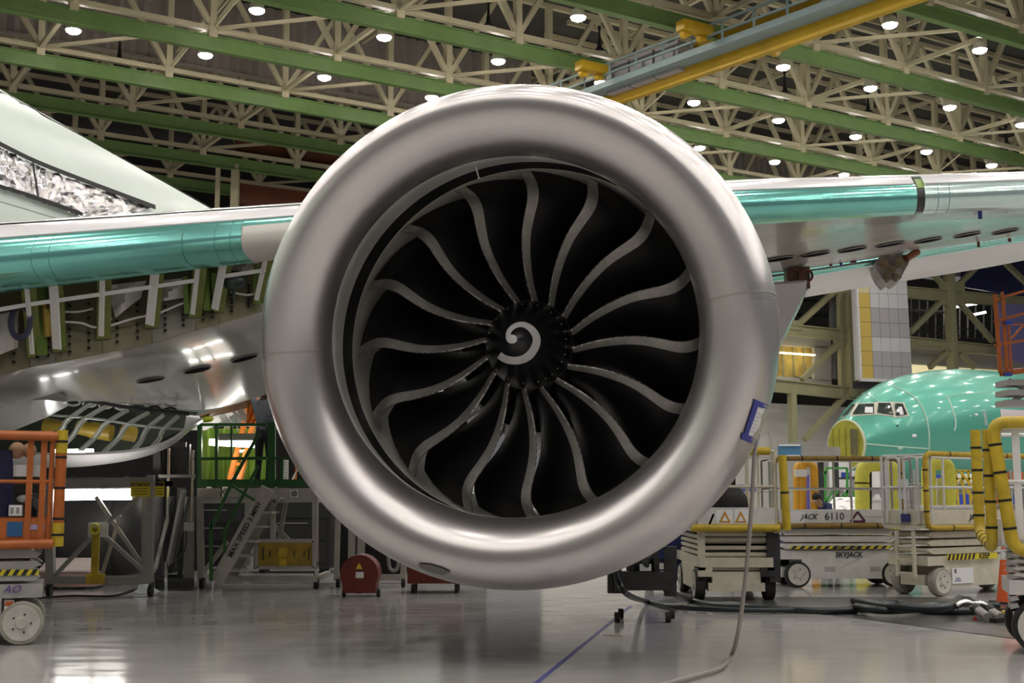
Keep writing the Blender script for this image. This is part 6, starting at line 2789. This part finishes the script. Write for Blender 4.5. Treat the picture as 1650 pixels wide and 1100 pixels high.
for x0, x1 in ((590, 645), (545, 565)):
    c = MB()
    a, b_ = P(x0, 800, 22.0), P(x1, 925, 22.0)
    c.box((a + b_) / 2, (b_.x - a.x, .03, a.z - b_.z))
    c.build('dark_panel', M_blackp, t)
c = MB()
c.tube(spline([P(625, 880, 21.5), P(628, 915, 21.5), P(640, 915, 21.5), P(642, 885, 21.5)], 6), .03, 8)
c.build('hose_loop', M_grey, t, smooth=True)
# row of cabinets added for dark clutter, blackened to hold the shade
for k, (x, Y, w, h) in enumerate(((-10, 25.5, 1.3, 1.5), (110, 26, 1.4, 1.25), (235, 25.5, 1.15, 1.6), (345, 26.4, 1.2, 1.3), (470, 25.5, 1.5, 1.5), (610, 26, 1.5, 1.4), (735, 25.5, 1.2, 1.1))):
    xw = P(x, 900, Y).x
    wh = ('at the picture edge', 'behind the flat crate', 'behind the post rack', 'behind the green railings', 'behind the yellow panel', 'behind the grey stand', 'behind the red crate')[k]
    t = thing('added_cabinet', 'added black cabinet with the shade in its colour ' + wh, 'cabinet', (xw, Y, 0))
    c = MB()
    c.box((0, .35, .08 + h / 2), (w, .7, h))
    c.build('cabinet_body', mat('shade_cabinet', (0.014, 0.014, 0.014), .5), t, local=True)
    for j in range(3):
        c = MB()
        c.box((0, -.01, .2 + (h - .2) * (j + .5) / 3), (w * .9, .02, (h - .2) / 3 - .04))
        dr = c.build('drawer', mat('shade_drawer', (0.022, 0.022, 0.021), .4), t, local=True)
        c = MB()
        c.box((0, -.035, .2 + (h - .2) * (j + .8) / 3), (w * .4, .02, .02))
        c.build('handle', M_grey, dr, local=True)
    for sx in (-1, 1):
        c = MB()
        c.box((sx * w * .4, .35, .04), (.1, .6, .08))
        c.build('skid', M_black, t, local=True)

# ================================================================ clutter on the far right floor


def post_hoop(t, xs_, y0, y1, Y, r, m_, name='hoop', corner=.25):
    c = MB()
    a = [P(xs_[0], y1, Y), P(xs_[0], y0, Y), P(xs_[1], y0, Y), P(xs_[1], y1, Y)]
    a[0].z = a[3].z = 0.02
    c.tube(rounded_path(a, corner, 6), r, 12)
    return c.build(name, m_, t, smooth=True)


t = thing('padded_gate', 'pale yellow padded gate hoop behind lift 6110', 'gate', G(1410, 905))
post_hoop(t, (1389, 1440), 748, 862, 27.0, .15, M_palepad)
c = MB()
c.cyl(P(1389, 777, 27), P(1389, 779, 27), .16, 12)
c.build('tape_band', M_tape, t)
c = MB()
c.bar(P(1399, 745, 27.3), P(1399, 862, 27.3), .12)
c.build('inner_post', M_black, t)
t = thing('padded_gate', 'pale yellow padded gate post between the two parked lifts', 'gate', G(1520, 905))
post_hoop(t, (1496, 1528), 746, 862, 27.4, .15, M_palepad)
c = MB()
c.bar(P(1512, 770, 27.6), P(1512, 862, 27.6), .1)
c.build('inner_post', M_white, t)
t = thing('orange_stanchion', 'orange-yellow double stanchion with a white box on top, behind lift 6110', 'stanchion', G(1290, 890))
M_oy = mat('orange_yellow', (0.72, 0.36, 0.03), .45)
post_hoop(t, (1284, 1312), 746, 865, 28.5, .085, M_oy)
c = MB()
c.cyl(P(1292, 748, 28.5), P(1292, 865, 28.5), .10, 12)
c.build('post', M_oy, t, smooth=True)
c = MB()
c.box(P(1290, 762, 28.3), (.26, .1, .16))
c.build('junction_box', M_white, t)
t = thing('green_stairs', 'green railed stairs in the distance behind lift 6110', 'stairs', G(1350, 885))
for x0, y0, x1, y1 in ((1329, 808, 1346, 780), (1336, 808, 1350, 786), (1328, 760, 1332, 750), (1332, 750, 1365, 750), (1330, 755, 1330, 810), (1365, 750, 1365, 812), (1345, 808, 1372, 780), (1372, 780, 1380, 812)):
    c = MB()
    c.bar(P(x0, y0 + 4, 36), P(x1, y1 + 4, 36), .06)
    c.build('railing', mat('stair_green', (0.06, 0.30, 0.06), .4), t)
for k in range(6):
    c = MB()
    o = P(1336 + 6 * k, 860 - 10 * k, 36)
    c.box(o, (.5, .9, .05))
    c.build('tread', MATS['stair_green'], t)
for x in (1330, 1368):
    c = MB()
    q = P(x, 812, 36)
    c.bar((q.x, q.y, 0), q, .07)
    c.build('post', MATS['stair_green'], t)
for lab, x0, x1, yy, Y, n in (('yellow railed stair behind the cream lift', 1540, 1580, 758, 34, 5), ('yellow guard railing beyond the orange stanchion', 1310, 1330, 756, 40, 3)):
    t = thing('yellow_railing', lab, 'railing', G((x0 + x1) / 2, 800 + HC * FPX / Y))
    for k in range(n):
        x = x0 + (x1 - x0) * k / (n - 1)
        q = P(x + (8 if n > 3 else 0), 830, Y)
        c = MB()
        c.bar((q.x, q.y, 0), P(x, yy, Y), .05)
        c.build('rail_post', M_yellow, t)
    for dy in (0, 13, 26):
        c = MB()
        c.bar(P(x0, yy + dy, Y), P(x1, yy + dy, Y), .05)
        c.build('rail', M_yellow, t)
    if n > 3:
        for dy in (0, 16):
            c = MB()
            c.bar(P(x0 + 6, yy + dy, Y), P(x1 + 4, yy + 50 + dy, Y), .06)
            c.build('stair_stringer', M_yellow, t)
# white perforated panel on a trestle
t = thing('perforated_panel', 'white perforated panel lying on a trestle behind lift 6110', 'panel', G(1360, 880))
YP = 29.0
q = [P(1326, 826, YP), P(1386, 826, YP), P(1384, 804, YP + 1.6), P(1344, 804, YP + 1.6)]
c = MB()
c.prism(q, (0, 0, .05))
pn = c.build('panel_sheet', M_white, t)
rnd = random.Random(5)
for k in range(14):
    f, h = rnd.uniform(.1, .9), rnd.uniform(.1, .9)
    o = (q[0] * (1 - f) + q[1] * f) * (1 - h) + (q[3] * (1 - f) + q[2] * f) * h
    c = MB()
    c.cyl(o + Z * .05, o + Z * .056, rnd.uniform(.02, .06), 8)
    c.build('hole', M_ink, pn)
for x, dd in ((1332, .1), (1382, .1), (1350, 1.4), (1380, 1.4)):
    a = P(x, 826, YP + dd)
    c = MB()
    c.bar((a.x, a.y, 0), (a.x, a.y, q[0].z), .06)
    c.build('trestle_leg', M_grey, t)
for k, (x0, x1, y0, Y, lab) in enumerate(((1296, 1318, 824, 31, 'beside the navy-shirted person'), (1392, 1430, 806, 31.6, 'behind the pale yellow gate'), (1500, 1590, 818, 26, 'behind the cream lift'))):
    t = thing('white_bench', 'low white bench cabinet on the floor ' + lab, 'cabinet', G((x0 + x1) / 2, 800 + HC * FPX / Y))
    a, b_ = P(x0, y0, Y), P(x1, y0, Y)
    c = MB()
    c.box(((a.x + b_.x) / 2, Y + .4, a.z / 2 + .04), (b_.x - a.x, .8, a.z - .08))
    c.build('body', M_white, t)
    c = MB()
    c.box(((a.x + b_.x) / 2, Y + .4, a.z + .02), (b_.x - a.x + .08, .88, .05))
    c.build('top', M_white, t)
    c = MB()
    c.box(((a.x + b_.x) / 2, Y + .4, .04), (b_.x - a.x - .1, .7, .08))
    c.build('plinth', M_dark, t)
# white pipes, purple post, blue drum items
t = thing('pipe_rack', 'rack of white upright pipes in the distance behind lift 6110', 'rack', G(1350, 870))
for x, y0, y1, w in ((1340, 742, 800, .1), (1350, 742, 800, .12), (1358, 742, 795, .16), (1368, 742, 790, .08), (1410, 752, 815, .14), (1420, 752, 815, .08)):
    a = P(x, y0, 42)
    c = MB()
    c.cyl((a.x, a.y, 0), a, w, 10)
    c.build('pipe', M_white, t, smooth=True)
c = MB()
c.bar(P(1335, 790, 42), P(1425, 790, 42), .3, .2)
c.build('rack_beam', M_grey, t)
for k, (x, y, col) in enumerate(((1362, 765, 'blue'), (1372, 763, 'pale'), (1382, 768, 'blue'))):
    t = thing('round_canister', ('first', 'second', 'third')[k] + ' small blue-and-white canister in the row behind lift 6110', 'canister', P(x, y + 5, 41))
    c = MB()
    c.cyl(P(x, y + 4, 41), P(x, y - 4, 41), .13, 12)
    c.build('drum', M_bluep if col == 'blue' else M_white, t, smooth=True)
    c = MB()
    c.cyl(P(x, y - 4, 41), P(x, y - 5, 41), .14, 12)
    c.build('lid', M_white, t, smooth=True)
t = thing('equipment_shelf', 'dark equipment shelf under the far canisters', 'shelf', G(1372, 876))
for y in (770.5, 800):
    c = MB()
    c.bar(P(1345, y, 41), P(1395, y, 41), .6, .06)
    c.build('shelf_board', M_dark, t)
for x in (1346, 1394):
    for d in (-.25, .25):
        a = P(x, 770, 41 + d)
        c = MB()
        c.bar((a.x, a.y, 0), a, .06)
        c.build('upright', M_dark, t)
t = thing('purple_post', 'slim purple post beside the orange stanchion', 'post', G(1302, 878))
a = P(1301, 765, 33.2)
c = MB()
c.cyl((a.x, a.y, 0), a, .05, 10)
c.build('shaft', mat('purple_paint', (0.12, 0.09, 0.32), .5), t, smooth=True)
c = MB()
c.cyl((a.x, a.y, 0), (a.x, a.y, .04), .18, 14)
c.build('foot', MATS['purple_paint'], t, smooth=True)
# long grey tool beam with a blue box, carried on trestles
t = thing('long_beam', 'long grey assembly beam on trestles below the green airliner nose', 'beam', G(1320, 880))
YL = 38.0
c = MB()
c.bar(P(1285, 727, YL), P(1350, 728, YL), .6, .28)
c.build('beam_body', M_grey, t)
for x in (1290, 1322, 1346):
    a = P(x, 733, YL)
    c = MB()
    c.bar((a.x, a.y, 0), a, .14)
    c.build('trestle', M_dark, t)
c = MB()
c.bar(P(1285, 738, YL), P(1345, 738, YL), .5, .1)
c.build('under_rail', M_dark, t)
t = thing('blue_crate', 'blue crate at the end of the long grey beam above lift 6110', 'crate', P(1272, 742, 37))
a, b_ = P(1256, 717, 37), P(1288, 741, 37)
c = MB()
c.box((a + b_) / 2, (b_.x - a.x, .5, a.z - b_.z))
c.build('crate_body', mat('steel_blue', (0.07, 0.19, 0.33), .4), t)
for y in (717, 734):
    c = MB()
    c.bar(P(1255, y, 36.7), P(1289, y, 36.7), .04)
    c.build('edge_rail', M_white, t)
for x in (1258, 1286):
    q = P(x, 741, 37)
    c = MB()
    c.bar((q.x, q.y, 0), q, .07)
    c.build('leg', M_dark, t)
# blue tub behind the end-on lift
t = thing('blue_tub', 'bright blue tub on a dark cart between the end-on lift and lift 6110', 'tub', G(1262, 920))
a = P(1262, 875, 24)
c = MB()
c.box((a.x, a.y, a.z), (.42, .5, .2))
c.build('tub_shell', M_bluep, t)
c = MB()
c.box((a.x, a.y, .33), (.46, .55, .5))
c.build('cart_body', M_blackp, t)
for sx in (-1, 1):
    c = MB()
    c.cyl((a.x + sx * .16, a.y - .2, .05), (a.x + sx * .16 + .05, a.y - .2, .05), .05, 10)
    c.build('wheel', M_black, t, smooth=True)
# low building line far behind: dark racking closing the view under the white wall
for k, (x0, x1, h, lab) in enumerate(((1110, 1245, 4.2, 'behind the end-on lift'), (1395, 1474, 2.6, 'under the green airliner nose'), (1480, 1680, 2.6, 'under the green airliner belly'))):
    Y = 52.0
    a, b_ = P(x0, 800, Y), P(x1, 800, Y)
    t = thing('storage_rack', 'long storage rack with mixed goods ' + lab, 'rack', ((a.x + b_.x) / 2, Y, 0))
    n = max(2, int((b_.x - a.x) / 1.2))
    for j in range(n + 1):
        x = a.x + (b_.x - a.x) * j / n
        c = MB()
        c.bar((x, Y, 0), (x, Y, h), .08)
        c.build('upright', M_grey, t)
    for j in range(3):
        c = MB()
        c.box(((a.x + b_.x) / 2, Y + .4, .3 + j * h / 3), (b_.x - a.x, .9, .06))
        c.build('shelf', M_grey, t)
    for j in range(n * 3):
        cc = rnd.choice([M_white, M_dark, M_grey, M_yellow, M_bluep, M_paper, M_orange, M_dark])
        w, hh = rnd.uniform(.3, .8), rnd.uniform(.25, .6)
        x = a.x + .5 + (b_.x - a.x - 1) * ((j // 3) + .5) / n + rnd.uniform(-.1, .1)
        c = MB()
        c.box((x, Y + .3, .33 + (j % 3) * h / 3 + hh / 2), (w, .5, hh))
        c.build('stored_box', cc, t)
